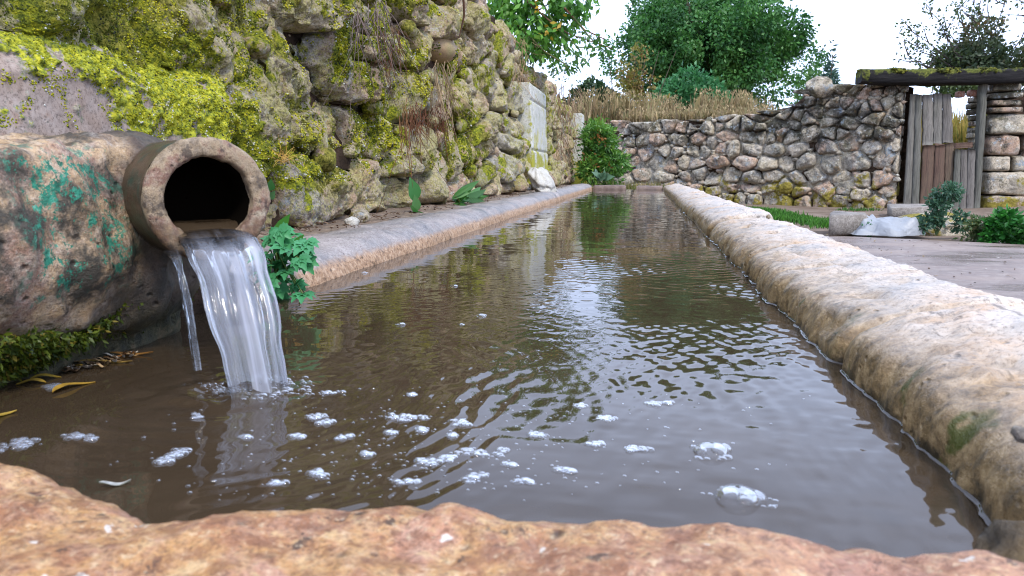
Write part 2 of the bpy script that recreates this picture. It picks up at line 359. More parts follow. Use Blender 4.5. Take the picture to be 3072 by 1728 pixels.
def m_beam():
    m = Mat('mossy_dark_timber'); P = m.pos()
    n = m.noise(m.map(P, sc=(2, 20, 20)), 2, 6, .7)
    b = m.ramp(n, [(.3, (.006, .0055, .006)), (.6, (.024, .022, .022)), (.8, (.05, .045, .04))])
    v = m.math('ADD', m.noise(P, 4, 6, .65), m.math('MULTIPLY', m.step(m.sep(P, 2), 1.30, 1.44), .20))
    b = m.mix(m.step(v, .60, .68), b, m.ramp(m.noise(P, 40, 5, .7), [(.35, (.03, .04, .01)), (.6, (.14, .15, .03)), (.75, (.24, .22, .05))]))
    m.pbr(b, .9, m.bump(m.math('ADD', n, m.noise(P, 50, 5, .8)), 1, .012), spec=.2); return m.m
BEAM = m_beam()
def m_leaf(name, trans=.35, rough=.45, spec=.4, vary=.25):
    m = Mat(name); c = m.col()
    P = m.pos(); c = m.mix(m.math('MULTIPLY', m.noise(P, 9, 3), vary), c, m.mix(.5, c, (.0, .01, .0)))
    a = m.pbr(c, rough, spec=spec, link=False)
    t = m.n('ShaderNodeBsdfTranslucent'); m.put(t.inputs[0], m.mix(.5, c, m.mix(1., c, (1., 1., .45), 'MULTIPLY')))
    x = m.n('ShaderNodeMixShader'); x.inputs[0].default_value = trans
    m.t.links.new(a, x.inputs[1]); m.t.links.new(t.outputs[0], x.inputs[2]); m.surf(x.outputs[0]); return m.m
LEAF = m_leaf('leaf', .35); DRY = m_leaf('dry_grass', .3, .8, .15); 
def m_col(name, rough=.8, spec=.3, bs=0.):
    m = Mat(name); c = m.col(); P = m.pos()
    m.pbr(c, rough, m.bump(m.noise(P, 200, 3), bs, .003) if bs else None, spec=spec); return m.m
MOSS = m_leaf('moss', .15, .9, .1, .4); BARK = m_col('bark', .9, .15, .5); FLAT = m_col('litter', .7, .3)
def m_yard():
    m = Mat('wet_concrete'); P = m.pos()
    n = m.noise(m.map(P, sc=(1, 2.2, 1)), 1.3, 6, .6); n2 = m.noise(P, 18, 6, .7)
    b = m.ramp(n, [(.3, (.125, .085, .068)), (.5, (.19, .135, .108)), (.7, (.27, .21, .175))])
    b = m.mix(m.math('MULTIPLY', m.step(n2, .45, .7), .35), b, (.42, .36, .30))
    b = m.mix(m.math('MULTIPLY', m.step(m.noise(P, 70, 3, .7), .66, .72), .8), b, (.5, .45, .4))
    m.pbr(b, m.ramp(n, [(.38, .16), (.6, .6)]), m.bump(m.math('ADD', n2, m.noise(P, 90, 4, .7)), .35, .006), spec=.5); return m.m
YARD = m_yard()
def m_soil(name, a, b_, c, sc=5.):
    m = Mat(name); P = m.pos(); n = m.noise(P, sc, 7, .7)
    m.pbr(m.ramp(n, [(.3, a), (.5, b_), (.72, c)]), .9, m.bump(m.noise(P, sc * 8, 6, .8), .9, .02), spec=.2); return m.m
SOIL = m_soil('brown_soil', (.10, .07, .05), (.20, .145, .105), (.29, .23, .18))
HILL = m_soil('dry_hill_soil', (.12, .09, .05), (.24, .17, .09), (.30, .22, .11), 2.)
def m_water():
    m = Mat('murky_water'); P = m.pos()
    b = m.ramp(m.noise(P, 5, 4, .6), [(.3, (.036, .024, .014)), (.7, (.054, .037, .022))])
    m.pbr(b, .012, spec=.5, IOR=1.333); return m.m
WATER = m_water()
def m_stream():
    m = Mat('falling_water'); uv = m.n('ShaderNodeUVMap', uv_map='UVMap').outputs[0]
    n = m.noise(m.map(uv, sc=(9, .7, 1)), 1., 2, .5, .5); n2 = m.noise(m.map(uv, sc=(20, .9, 1)), 1., 3, .55, .5)
    h = m.math('ADD', n, m.math('MULTIPLY', n2, .07))
    nm = m.bump(h, .35, .01)
    vv = m.sep(uv, 1); fade = m.step(vv, .78, 1.2)
    d = m.pbr((.78, .80, .90), .12, nm, link=False, spec=.7)
    tr = m.n('ShaderNodeBsdfTranslucent'); m.put(tr.inputs[0], (.80, .83, .95))
    x0 = m.n('ShaderNodeMixShader'); x0.inputs[0].default_value = .5; m.t.links.new(d, x0.inputs[1]); m.t.links.new(tr.outputs[0], x0.inputs[2])
    tp = m.n('ShaderNodeBsdfTransparent'); m.put(tp.inputs[0], (.93, .95, .97))
    gl = m.n('ShaderNodeBsdfGlossy'); gl.inputs['Roughness'].default_value = .03; m.put(gl.inputs['Normal'], nm)
    fr = m.n('ShaderNodeFresnel'); fr.inputs[0].default_value = 1.33; m.put(fr.inputs['Normal'], nm)
    xg = m.n('ShaderNodeMixShader'); m.put(xg.inputs[0], m.math('MULTIPLY', fr.outputs[0], 1.3)); m.t.links.new(tp.outputs[0], xg.inputs[1]); m.t.links.new(gl.outputs[0], xg.inputs[2])
    f = m.math('MULTIPLY', m.math('ADD', .05, m.math('ADD', m.math('MULTIPLY', m.step(n, .36, .64), .50), m.math('MULTIPLY', m.step(n2, .54, .70), .36))), m.math('ADD', .10, m.math('MULTIPLY', fade, .90)))  # white bands: aerated water, with bright highlights put into the colour
    ac = m.math('COSINE', m.math('MULTIPLY', m.sep(uv, 0), 6.2832)); side = m.math('ADD', .30, m.math('MULTIPLY', m.step(m.math('ADD', ac, m.math('MULTIPLY', n, .8)), -.35, .45), .95))
    f = m.math('MINIMUM', m.math('MULTIPLY', f, side), .96)
    x = m.n('ShaderNodeMixShader'); m.put(x.inputs[0], f); m.t.links.new(xg.outputs[0], x.inputs[1]); m.t.links.new(x0.outputs[0], x.inputs[2])
    m.surf(x.outputs[0]); return m.m
STREAM = m_stream()
def m_foam(name, white, edge):
    m = Mat(name); lw = m.n('ShaderNodeLayerWeight'); lw.inputs[0].default_value = .5
    t = m.n('ShaderNodeBsdfTransparent'); g = m.n('ShaderNodeBsdfGlossy'); g.inputs['Roughness'].default_value = .02
    fr = m.n('ShaderNodeFresnel'); fr.inputs[0].default_value = 1.33
    x = m.n('ShaderNodeMixShader'); m.put(x.inputs[0], m.math('MINIMUM', m.math('MULTIPLY', fr.outputs[0], .45), 1.)); m.t.links.new(t.outputs[0], x.inputs[1]); m.t.links.new(g.outputs[0], x.inputs[2])
    d = m.n('ShaderNodeBsdfDiffuse'); m.put(d.inputs[0], (.66, .72, .86))
    y = m.n('ShaderNodeMixShader'); m.put(y.inputs[0], m.math('ADD', white, m.math('MULTIPLY', m.math('POWER', lw.outputs['Facing'], 2.5), edge)))
    m.t.links.new(x.outputs[0], y.inputs[1]); m.t.links.new(d.outputs[0], y.inputs[2]); m.surf(y.outputs[0]); return m.m
BUBBLE = m_foam('clear_bubble', .015, .16); FOAM = m_foam('foam', .03, .24)
def m_plastic():
    m = Mat('white_plastic_film'); P = m.pos()
    n = m.noise(P, 10, 5, .6, 1.)
    a = m.pbr((.40, .42, .45), .35, m.bump(n, .6, .03), link=False, spec=.5)
    t = m.n('ShaderNodeBsdfTranslucent'); m.put(t.inputs[0], (.5, .52, .56))
    x = m.n('ShaderNodeMixShader'); x.inputs[0].default_value = .3; m.t.links.new(a, x.inputs[1]); m.t.links.new(t.outputs[0], x.inputs[2]); m.surf(x.outputs[0]); return m.m
PLASTIC = m_plastic()
DARKIN = Mat('pipe_inside_shade'); DARKIN.pbr((.004, .003, .002), .95, spec=.02); DARKIN = DARKIN.m  # near-black colour painted for the darkness deep inside the pipe

# ================================================================== SETTING
rng = np.random.default_rng(7)
# concrete yard beside the trough: edge runs obliquely at the back
def yard_edge(x): return 5.95 - .42 * (x - 1.2)
xs = np.concatenate([np.linspace(.30, 4, 60), np.linspace(4.2, 14, 20)]); ts = np.linspace(0, 1, 60)
X, Tt = np.meshgrid(xs, ts); Y = -6 + (yard_edge(X) + .03 * vnoise(np.stack([X.ravel() * 6, X.ravel() * 0, X.ravel() * 0], 1), 4).reshape(X.shape) + 6) * Tt
V = np.stack([X, Y, np.zeros_like(X) - .26], -1).reshape(-1, 3)
V[:, 2] += .004 * fbm(V, .8, 3, 5)
e = (Tt.ravel() > .999); V[e, 2] -= .05
tag(obj('yard', V, grid_quads(60, len(xs)), None, YARD), kind='structure')
# earth ground, to the horizon; gently banked towards the boundary wall
gx = np.sign(np.linspace(-1, 1, 141)) * np.abs(np.linspace(-1, 1, 141)) ** 4 * 900 + np.linspace(-1, 1, 141) * 12
gy = np.sign(np.linspace(-1, 1, 161)) * np.abs(np.linspace(-1, 1, 161)) ** 4 * 900 + np.linspace(-1, 1, 161) * 14 + 4
X, Y = np.meshgrid(gx, gy)
def ground_z(x, y):
    d = y - yard_edge(np.clip(x, 0, 6))
    z = -.285 + .02 * np.clip(d, 0, 4) / 4
    z = np.where(d > -.1, z + .015 * fbm(np.stack([x, y, x * 0], 1), .9, 4, 3), z - .02)
    z = z + np.exp(-((x - 4.9) / .8) ** 2 - ((y - 9.3) / .7) ** 2) * .12
    z = z - .35 * np.clip((-.2 - x) / .5, 0, 1) * 0
    return z
Z = ground_z(X.ravel(), Y.ravel())
inside = (X.ravel() < .33) & (X.ravel() > -1.6) & (Y.ravel() < 9) & (Y.ravel() > -.5)
Z = np.where(inside, Z - .3, Z)
tag(obj('ground', np.stack([X.ravel(), Y.ravel(), Z], 1), grid_quads(161, 141), None, SOIL), kind='structure')
# raised field behind the boundary wall
def wall_line(x):      # boundary wall: path of its face, x -> y
    return np.interp(x, [-9, -.8, 1.9, 3.1, 4.3, 9], [14.5, 12.3, 10.95, 10.15, 10.15, 10.9])
hx = np.linspace(-16, 26, 140); ht = np.linspace(0, 1, 90) ** 1.7
X, Tt = np.meshgrid(hx, ht); y0 = wall_line(X) + .22; Y = y0 + Tt * (75 - y0)
def hill_z(x, y):
    d = y - wall_line(x) - .2
    left = .88 + .045 * np.clip(d, 0, 16) + .12 * fbm(np.stack([x, y, x * 0], 1), 3., 3, 9)
    right = -.15 + .09 * np.clip(d, 0, 14) + .1 * fbm(np.stack([x, y, x * 0], 1), 2., 3, 9)
    k = np.clip((x - 1.6) / 1.2, 0, 1); k = k * k * (3 - 2 * k)
    return left * (1 - k) + right * k
Z = hill_z(X.ravel(), Y.ravel()); Z = np.where(Tt.ravel() == 0, -.4, Z)
tag(obj('hillside', np.stack([X.ravel(), Y.ravel(), Z], 1), grid_quads(90, 140), None, HILL), kind='structure')

# ------------------------------------------------------------------ the water in the trough
IMP = np.array([-.375, .62])       # where the jet lands
ys = [.22]
while ys[-1] < 8.6: ys.append(ys[-1] + max(.0026, .0045 * ys[-1]))
ys = np.array(ys); xs = np.linspace(-.72, .262, 330)
X, Y = np.meshgrid(xs, ys); x, y = X.ravel(), Y.ravel(); P0 = np.stack([x, y, x * 0], 1)
d = np.hypot(x - IMP[0], y - IMP[1])
warp = .02 * fbm(P0, .16, 3, 21)
dd = d + warp
z = .00042 * np.exp(-d / .15) * np.clip(.5 + fbm(P0, .12, 2, 23), 0, 1.4) * np.sin(dd * 2 * np.pi / .024) * (1 - np.exp(-(d / .05) ** 2))
right = 1 / (1 + np.exp(-(x + .16) / .07))
mid = np.exp(-((y - 1.05) / .62) ** 2)
amp = .00005 + .00026 * right * mid + .00018 * right * np.exp(-y / 4) + .00005 * np.exp(-((y - .9) / .5) ** 2) + .00010 * right * np.exp(-((y - .62) / .22) ** 2)
am = np.clip(.55 + .9 * fbm(P0, .22, 3, 33), .08, 1.6)
rw = np.random.default_rng(44); wv = 0
for k in range(26):      # rings from the jet and their reflections off the two rims
    lam = rw.uniform(.011, .030); sx, sy = [(IMP[0], IMP[1]), (.40 - IMP[0], IMP[1]), (-1.15 - IMP[0], IMP[1]), (.55, .35)][rw.choice(4, p=[.45, .28, .07, .2])]
    dk = np.hypot(x - sx - rw.normal(0, .02), y - sy - rw.normal(0, .02)) + .012 * fbm(P0, .25, 2, 300 + k)
    env = np.clip(.45 + .9 * fbm(P0, .16, 2, 340 + k), 0, 1.5)
    wv = wv + (lam / .021) * env * np.sin(dk * 2 * np.pi / lam + rw.uniform(0, 6.28))
z += amp * am * wv * .34
z += amp * .5 * fbm(P0 * np.array([1, 1.6, 1]), .03, 2, 51)
z += (.00030 + .0005 * np.exp(-d / .2)) * fbm(P0, .09, 3, 61) + .00018 * np.clip(y - 1, 0, 3) * fbm(P0 * np.array([.7, 1.5, 1]), .12, 3, 66)
z += .0042 * fbm(P0, .030, 3, 62) * np.exp(-(d / .060) ** 2) + .0022 * np.exp(-((d - .045) / .014) ** 2) * (1 + fbm(P0, .03, 2, 63))
tag(obj('water', np.stack([x, y, z], 1), grid_quads(len(ys), 330), None, WATER), kind='structure')

# ================================================================== THE STONE TROUGH
trough = thing('stone_trough', (0, 0, -.26), 'long stone water trough with worn pale rims and an orange near end', 'trough')
def profile_pts(ctrl, n):
    c = np.array(ctrl, float); 
    for _ in range(3):
        q = np.empty((2 * len(c), 2)); q[0] = c[0]; q[-1] = c[-1]
        q[1:-1:2] = .75 * c[:-1] + .25 * c[1:]; q[2:-1:2] = .25 * c[:-1] + .75 * c[1:]; c = q
    L = np.concatenate([[0], np.cumsum(np.hypot(*np.diff(c, axis=0).T))]); t = np.linspace(0, L[-1], n)
    return np.stack([np.interp(t, L, c[:, 0]), np.interp(t, L, c[:, 1])], 1)
def sweep(prof, y0, y1, dyf, noise_fn, seed, endr=.02):
    ys = [y0]
    while ys[-1] < y1: ys.append(ys[-1] + max(.006, dyf * ys[-1]))
    ys[-1] = y1; ys = np.array(ys); n = len(prof); c = prof.mean(0)
    t = np.gradient(prof, axis=0); nr = np.stack([-t[:, 1], t[:, 0]], 1); nr /= np.linalg.norm(nr, axis=1)[:, None] + 1e-9
    if ((prof - c) * nr).sum() < 0: nr = -nr
    PX = np.repeat(prof[None, :, :], len(ys), 0); N = np.repeat(nr[None], len(ys), 0); Yv = np.repeat(ys[:, None], n, 1)
    P = np.stack([PX[..., 0], Yv, PX[..., 1]], -1).reshape(-1, 3); NN = np.stack([N[..., 0], 0 * Yv, N[..., 1]], -1).reshape(-1, 3)
    e = np.minimum(ys - y0, y1 - ys); sink = -endr * np.exp(-(e / (endr * .7)) ** 2)
    h = noise_fn(P, seed) + np.repeat(sink[:, None], n, 1).ravel()
    P = P + NN * h[:, None]
    Q = grid_quads(len(ys), n)
    # end caps
    k = len(P); c0 = P[:n].mean(0); c1 = P[-n:].mean(0); P = np.concatenate([P, [c0, c1]])
    a = np.arange(n - 1); T = np.concatenate([np.stack([a, a + 1, np.full(n - 1, k)], 1), np.stack([a + 1 + k - n, a + k - n, np.full(n - 1, k + 1)], 1)])
    return P, Q, T, ys
def rnoise(P, s):
    h = .0060 * fbm(P * np.array([1, .8, 1]), .20, 3, s) + .0038 * fbm(P, .05, 4, s + 1) + .002 * fbm(P, .012, 2, s + 2)
    side = np.clip((.235 - P[:, 0]) / .05, 0, 1) * np.clip(P[:, 2] / .04 + .4, 0, 1)
    return h + .010 * side * np.abs(fbm(P * np.array([1, 1, .5]), .07, 2, s + 3)) - .012 * np.clip(fbm(P * np.array([1, .55, 1]), .03, 3, s + 5) - .30, 0, 1) - .006 * np.clip(.04 - np.abs(fbm(P * np.array([1, .6, 1]), .28, 3, s + 8)), 0, .04) / .04 * np.clip(P[:, 2] / .03 - 1, 0, 1)
RPROF = profile_pts([(.185, -.25), (.196, -.03), (.200, .008), (.206, .030), (.220, .047), (.255, .059), (.305, .067), (.355, .071), (.382, .070), (.390, .058), (.393, .02), (.396, -.27)], 64)
cuts = [.335, .80, 1.52, 2.35, 3.5, 4.9, 6.6, 8.55]
edge_pts = []
for i in range(7):
    pr_ = RPROF + np.array([rng.normal(0, .004), rng.normal(0, .003)]) * (0 if i == 0 else 1)
    y0, y1 = cuts[i] + (.002 if i else 0), cuts[i + 1] - .002
    P, Q, T, yy = sweep(pr_, y0, y1, .007, rnoise, 100, .012 if i < 2 else .018)
    o = obj('rim_stone', P, Q, T, RIM, trough)
    G = P[:len(yy) * 64].reshape(len(yy), 64, 3)
    for row in G:
        k = np.argmax(row[:, 2] > 0)
        a, b = row[k - 1], row[k]; t = -a[2] / (b[2] - a[2]); edge_pts.append(a + (b - a) * t)
# left rim with the flat ledge behind it
def lnoise(P, s):
    return .008 * fbm(P, .22, 3, s) + .0035 * fbm(P, .05, 3, s + 1) + .0015 * fbm(P, .014, 2, s + 2)
LPROF = profile_pts([(-.555, -.25), (-.566, -.02), (-.572, .012), (-.590, .042), (-.625, .058), (-.68, .060), (-.74, .052), (-.9, .048), (-1.25, .05), (-1.3, -.25)], 60)[::-1]
for y0, y1 in ((1.06, 4.1), (4.105, 7.6), (7.61, 8.62)):
    P, Q, T, yy = sweep(LPROF, y0, y1, .008, lnoise, 200, .016)
    tag(obj('rim_stone', P, Q, T, LRIM, trough), 'rounded grey cement rim with a flat littered ledge below the mossy wall')
# far end: two dark slabs with a gap, and the strip behind them
for (xa, xb, za) in ((-.56, -.20, .052), (-.085, .20, .046)):
    P, Q, T, yy = sweep(profile_pts([(8.40, -.25), (8.405, .0), (8.415, za - .006), (8.44, za), (8.53, za), (8.56, za - .01), (8.57, -.25)], 26)[:, :], 1.0 + xa, 1.0 + xb, .02, lambda P, s: .004 * fbm(P, .06, 3, s), 300, .01)
    P = np.stack([P[:, 1] - 1.0, P[:, 0], P[:, 2]], 1)
    tag(obj('end_slab', P, Q, T, ENDS, trough), 'dark slab closing the far end of the trough')
# near rim under the camera: its inner edge
E_px = [(0, 1155), (100, 1160), (200, 1193), (330, 1248), (420, 1266), (520, 1273), (700, 1262), (900, 1246), (1050, 1236), (1180, 1243), (1300, 1258), (1500, 1270), (1800, 1292), (2100, 1325), (2350, 1355), (2500, 1372), (2576, 1385)]
E = np.array([onz(a, b - 5, .05) for a, b in E_px])
exs = np.linspace(-.66, .52, 300); ey = np.interp(exs, E[:, 0], E[:, 1])
ey = np.where(exs < E[0, 0], E[0, 1] + (E[0, 0] - exs) * .25, ey); ey = np.where(exs > E[-1, 0], E[-1, 1] - (exs - E[-1, 0]) * .1, ey)
ey += .0022 * fbm(np.stack([exs, exs * 0, exs * 0], 1), .02, 3, 77)
prof = profile_pts([(-.004, -.25), (-.002, .0), (0.0, .038), (-.010, .049), (-.03, .052), (-.2, .05), (-.40, .048), (-.43, .03), (-.43, -.26)], 90)
P = np.stack([np.repeat(exs[:, None], 90, 1), ey[:, None] * 1.0 + prof[None, :, 0], np.repeat(prof[None, :, 1], 300, 0)], -1).reshape(-1, 3)
hh = .0035 * fbm(P, .045, 4, 88) + .0018 * fbm(P, .012, 2, 89)
hh -= .004 * np.clip(fbm(P, .018, 3, 90) - .25, 0, 1); P[:, 2] += hh; P[:, 1] += hh * .6 * (P[:, 2] < .045)
tag(obj('near_rim', P, grid_quads(300, 90), None, NEAR, trough), 'orange pitted end rim of the trough, closest to the viewer')
# rough lump of mortar where near rim meets right rim
u = np.linspace(0, 2 * np.pi, 36, endpoint=False); v = np.linspace(0, np.pi, 20)
def blob(c, r, seed, amp=.25, sc=.6, nu=36, nv=20):
    u = np.linspace(0, 2 * np.pi, nu, endpoint=False); v = np.linspace(.02, np.pi - .02, nv)
    U, Vv = np.meshgrid(u, v); D = np.stack([np.sin(Vv) * np.cos(U), np.sin(Vv) * np.sin(U), np.cos(Vv)], -1).reshape(-1, 3)
    k = 1 + amp * fbm(D + seed * 3.7, sc, 4, seed)
    return np.array(c) + D * np.array(r) * k[:, None], grid_quads(nv, nu, True)
obj('mortar_lump', *blob((.168, .335, .022), (.019, .017, .024), 5, .45), None, LUMP, trough)

# thin wet meniscus where the water climbs the right rim
ep = np.array(edge_pts); ep = ep[np.argsort(ep[:, 1])]
prf = np.array([(-.0065, .0006), (-.004, .0011), (-.002, .0022), (-.0005, .0040), (.0015, .0052), (.004, .0030)])
wob = 1 + .22 * fbm(ep, .12, 2, 15)
sc = np.clip(.42 * ep[:, 1] ** .45, .36, 1.0) * wob
M_ = np.stack([ep[:, None, 0] + prf[None, :, 0] * sc[:, None], np.repeat(ep[:, 1][:, None], 6, 1), prf[None, :, 1] * sc[:, None]], -1).reshape(-1, 3)
tag(obj('water_film', M_, grid_quads(len(ep), 6), None, WATER), kind='structure')

# ================================================================== STONES: irregular cells, each a stone of its own
def cells(seeds, umax, stretch, polyclip):
    """Voronoi cells of seeds in (u, v); u squeezed by stretch."""
    A = seeds * np.array([1 / stretch, 1.]); out = []
    for i in range(len(A)):
        poly = [np.array(p) * np.array([1 / stretch, 1.]) for p in polyclip]
        d = np.hypot(*(A - A[i]).T); idx = np.argsort(d)[1:22]
        for j in idx:
            nrm = A[j] - A[i]; m = (A[i] + A[j]) / 2; new = []
            for k in range(len(poly)):
                a, b = poly[k], poly[(k + 1) % len(poly)]; da, db = (a - m) @ nrm, (b - m) @ nrm
                if da <= 0: new.append(a)
                if da * db < 0: new.append(a + (b - a) * da / (da - db))
            poly = new
            if len(poly) < 3: break
        out.append(np.array(poly) * np.array([stretch, 1.]) if len(poly) >= 3 else None)
    return out
def stone_shape(poly, gap, depth, base, seed, nu, nr, pw=9, rough=.5, sink=.12, dome=3.2, facet=0):
    c = poly.mean(0)
    a = poly; b = np.roll(poly, -1, 0); ed = b - a; L = np.hypot(*ed.T); ok = L > 1e-4; a, ed, L = a[ok], ed[ok], L[ok]
    nrm = np.stack([ed[:, 1], -ed[:, 0]], 1) / L[:, None]; dist = ((a - c) * nrm).sum(1); s = np.sign(dist); nrm *= s[:, None]; dist = np.abs(dist) - gap
    dist = np.maximum(dist, .008)
    th = np.linspace(0, 2 * np.pi, nu, endpoint=False); dr = np.stack([np.cos(th), np.sin(th)], 1)
    cs = np.maximum(dr @ nrm.T, 0) / dist[None]; r = (cs ** pw).sum(1) ** (-1 / pw)
    r *= 1 + .10 * fbm(np.stack([np.cos(th), np.sin(th), th * 0 + seed], 1), .8, 3, seed)
    t = 1 - (1 - np.linspace(.0, 1, nr)) ** 1.6; t[0] = .03
    w = base + depth * (1 - t ** dome) ** .55
    t = np.append(t, [1.0, .96]); w = np.append(w, [base - .04, base - sink])
    tilt = (np.random.default_rng(seed).normal(0, 1, 2)) * .16
    U = c[0] + t[:, None] * (r * dr[:, 0])[None]; Vv = c[1] + t[:, None] * (r * dr[:, 1])[None]
    W = w[:, None] + (tilt[0] * (U - c[0]) + tilt[1] * (Vv - c[1])) * (t < 1.0)[:, None]
    P = np.stack([U, Vv, W], -1).reshape(-1, 3)
    size = np.sqrt(r.mean())
    am = rough * r.mean()
    q = P + seed * 1.31
    fl = np.abs(fbm(q, r.mean() * .9, 2, seed))
    h = am * (.28 * fbm(q, r.mean() * 1.0, 3, seed) - .18 * fl + .10 * fbm(q, r.mean() * .28, 3, seed + 1) + .05 * fbm(q, r.mean() * .1, 2, seed + 2))
    if facet:      # broken faces: planes cut across the lump
        rg = np.random.default_rng(seed + 9); hi = np.full(len(P), 9.)
        for _ in range(5):
            a_ = rg.uniform(0, 2 * np.pi); sl = rg.uniform(.15, .75); off = rg.uniform(.15, .6) * r.mean()
            hi = np.minimum(hi, base + depth * .95 - sl * ((P[:, 0] - c[0]) * np.cos(a_) + (P[:, 1] - c[1]) * np.sin(a_) - off))
        inner = (np.arange(len(P)) < (len(t) - 2) * nu); P[:, 2] = np.where(inner, np.minimum(P[:, 2], np.maximum(hi, base - .03)), P[:, 2])
    P[:, 2] += h
    P[:, 0] += am * .12 * fbm(q, r.mean() * .45, 2, seed + 5); P[:, 1] += am * .12 * fbm(q, r.mean() * .45, 2, seed + 6)
    n = len(t); Q = grid_quads(n, nu, True)
    k = len(P); P = np.concatenate([P, [P[:nu].mean(0)]]); i = np.arange(nu); T = np.stack([i, (i + 1) % nu, np.full(nu, k)], 1)[:, ::-1]
    return P, Q, T

# ---------------- the mossy wall on the left
LW = thing('mossy_wall', (-.95, 5, .03), 'old rubble stone wall covered in yellow moss along the left side of the trough', 'wall')
def lw_bulge(u, v): return .03 * vnoise(np.stack([u * 1.1, v * 1.6, u * 0], 1), 31) + .02 * vnoise(np.stack([u * 3, v * 3, u * 0], 1), 32)
def lw_world(P):
    u, v, w_ = P[:, 0], P[:, 1], P[:, 2]
    x = -.965 - .07 * np.clip(v, 0, 2) + lw_bulge(u, v) + w_
    return np.stack([x, u, v], 1)
def lw_top(u): return np.interp(u, [0, 4.3, 4.7, 5.3, 6.0, 6.8, 8.0, 9.2, 10.6], [1.45, 1.42, 1.26, 1.20, 1.10, 1.08, 1.10, 1.06, .98]) + .05 * vnoise(np.stack([np.atleast_1d(u) * 3.1, np.atleast_1d(u) * 0, np.atleast_1d(u) * 0], 1), 5)
def smooth(x, a, b):
    t = np.clip((x - a) / (b - a), 0, 1); return t * t * (3 - 2 * t)
def moss_val(P):
    """how much moss the wall carries at a place (positive = covered)"""
    m = .50 * fbm(P, .20, 4, 141, .6) + .36 * fbm(P, .055, 3, 142)
    m = m + .34 * smooth(P[:, 1], 2.9, 1.5) - .5 * smooth(P[:, 2], .22, .06) - .075 - .10 * smooth(P[:, 1], 5, 8)
    return m
def mosscol(P): return np.clip(.5 + .5 * moss_val(P), 0, 1)[:, None] * np.ones(3)
r2 = np.random.default_rng(21); seeds = []; v = .13; row = 0
while v < 1.6:
    hgt = r2.uniform(.15, .22); u = .35 + r2.uniform(0, .3)
    while u < 10.75:
        wd = r2.uniform(.17, .62) * (1.1 if v < .3 else 1.)
        vv = v + r2.normal(0, .045)
        if vv < lw_top(u)[0]: seeds.append((u, vv))
        if r2.random() < .3: seeds.append((u + r2.uniform(-.1, .1), vv + r2.choice([-1, 1]) * hgt * .45))
        u += wd
    v += hgt * .95; row += 1
seeds = np.array(seeds)
def near(u, v, a, b): return ((seeds[:, 0] - u) / a) ** 2 + ((seeds[:, 1] - v) / b) ** 2 < 1
PATCH = (.55, 1.60, .19, .425)      # bare plaster
SL = (5.93, 6.86, .20, .87)         # dressed slab
keep = ~((seeds[:, 0] > PATCH[0]) & (seeds[:, 0] < PATCH[1] - .06) & (seeds[:, 1] < PATCH[3] - .03))
keep &= ~((seeds[:, 0] > SL[0] - .02) & (seeds[:, 0] < SL[1] + .02) & (seeds[:, 1] > SL[2]) & (seeds[:, 1] < SL[3] - .02))
keep &= ~near(3.66, .77, .24, .08)
seeds = seeds[keep]
special = len(seeds); seeds = np.concatenate([seeds, [(3.66, .775)], [(.8, .30), (1.1, .30), (1.4, .30)], [(6.1, .36), (6.4, .36), (6.7, .36), (6.1, .6), (6.4, .6), (6.7, .6), (6.1, .79), (6.4, .79), (6.7, .79)]])
polys = cells(seeds, 11, 1.35, [(.2, .045), (10.7, .045), (10.7, 1.7), (.2, 1.7)])
niche = (3.2, .41)
order = []
for i, pl in enumerate(polys):
    if pl is None or i > special: continue
    c = pl.mean(0)
    top = lw_top(c[0])[0]
    if c[1] > top + .02: continue
    pl = np.stack([pl[:, 0], np.minimum(pl[:, 1], top + .07)], 1)
    area = .5 * abs(np.dot(pl[:, 0], np.roll(pl[:, 1], 1)) - np.dot(pl[:, 1], np.roll(pl[:, 0], 1)))
    if area < .004: continue
    rr = np.random.default_rng(1000 + i)
    nearf = np.clip((2.4 - c[0]) / 1.2, 0, 1)
    base = rr.normal(0, .017) * (1 - .3 * nearf); dep = rr.uniform(.038, .07) * (1 - .3 * nearf); gap = rr.uniform(.004, .012) * (1 - nearf) - .003 * nearf
    if ((c[0] - niche[0]) / .34) ** 2 + ((c[1] - niche[1]) / .085) ** 2 < 1: base -= .17; dep = .04
    if c[0] < 2.6 and c[1] < .2: base += .01
    if i == special: pl = np.array([(3.66 + .20 * np.cos(a_) + .03 * np.sin(a_), .80 + .080 * np.sin(a_)) for a_ in np.linspace(0, 2 * np.pi, 11)[:-1]]); o = obj('stone', lw_world(stone_shape(pl, .0, .085, .0, 77, 48, 20, 6.0, .06, dome=2.2)[0]), *stone_shape(pl, .012, .12, .035, 77, 48, 20, 3.0, .06)[1:], TERRA, LW); tag(o, 'smooth rounded tan stone'); continue
    res = (110, 44) if c[0] < 2.6 else (72, 30) if c[0] < 4.6 else (44, 17)
    P, Q, T = stone_shape(pl, gap, dep, base, 1000 + i, *res, pw=rr.uniform(7, 12), rough=rr.uniform(.45, .7), dome=rr.uniform(3., 6), facet=int(c[0] < 2.3 or rr.random() < .25))
    Wp = lw_world(P); Wp[:, 0] += .010 * fbm(Wp, .05, 3, 55) + .005 * fbm(Wp, .018, 2, 56); obj('stone', Wp, Q, T, WALL, LW, colr=mosscol(Wp))
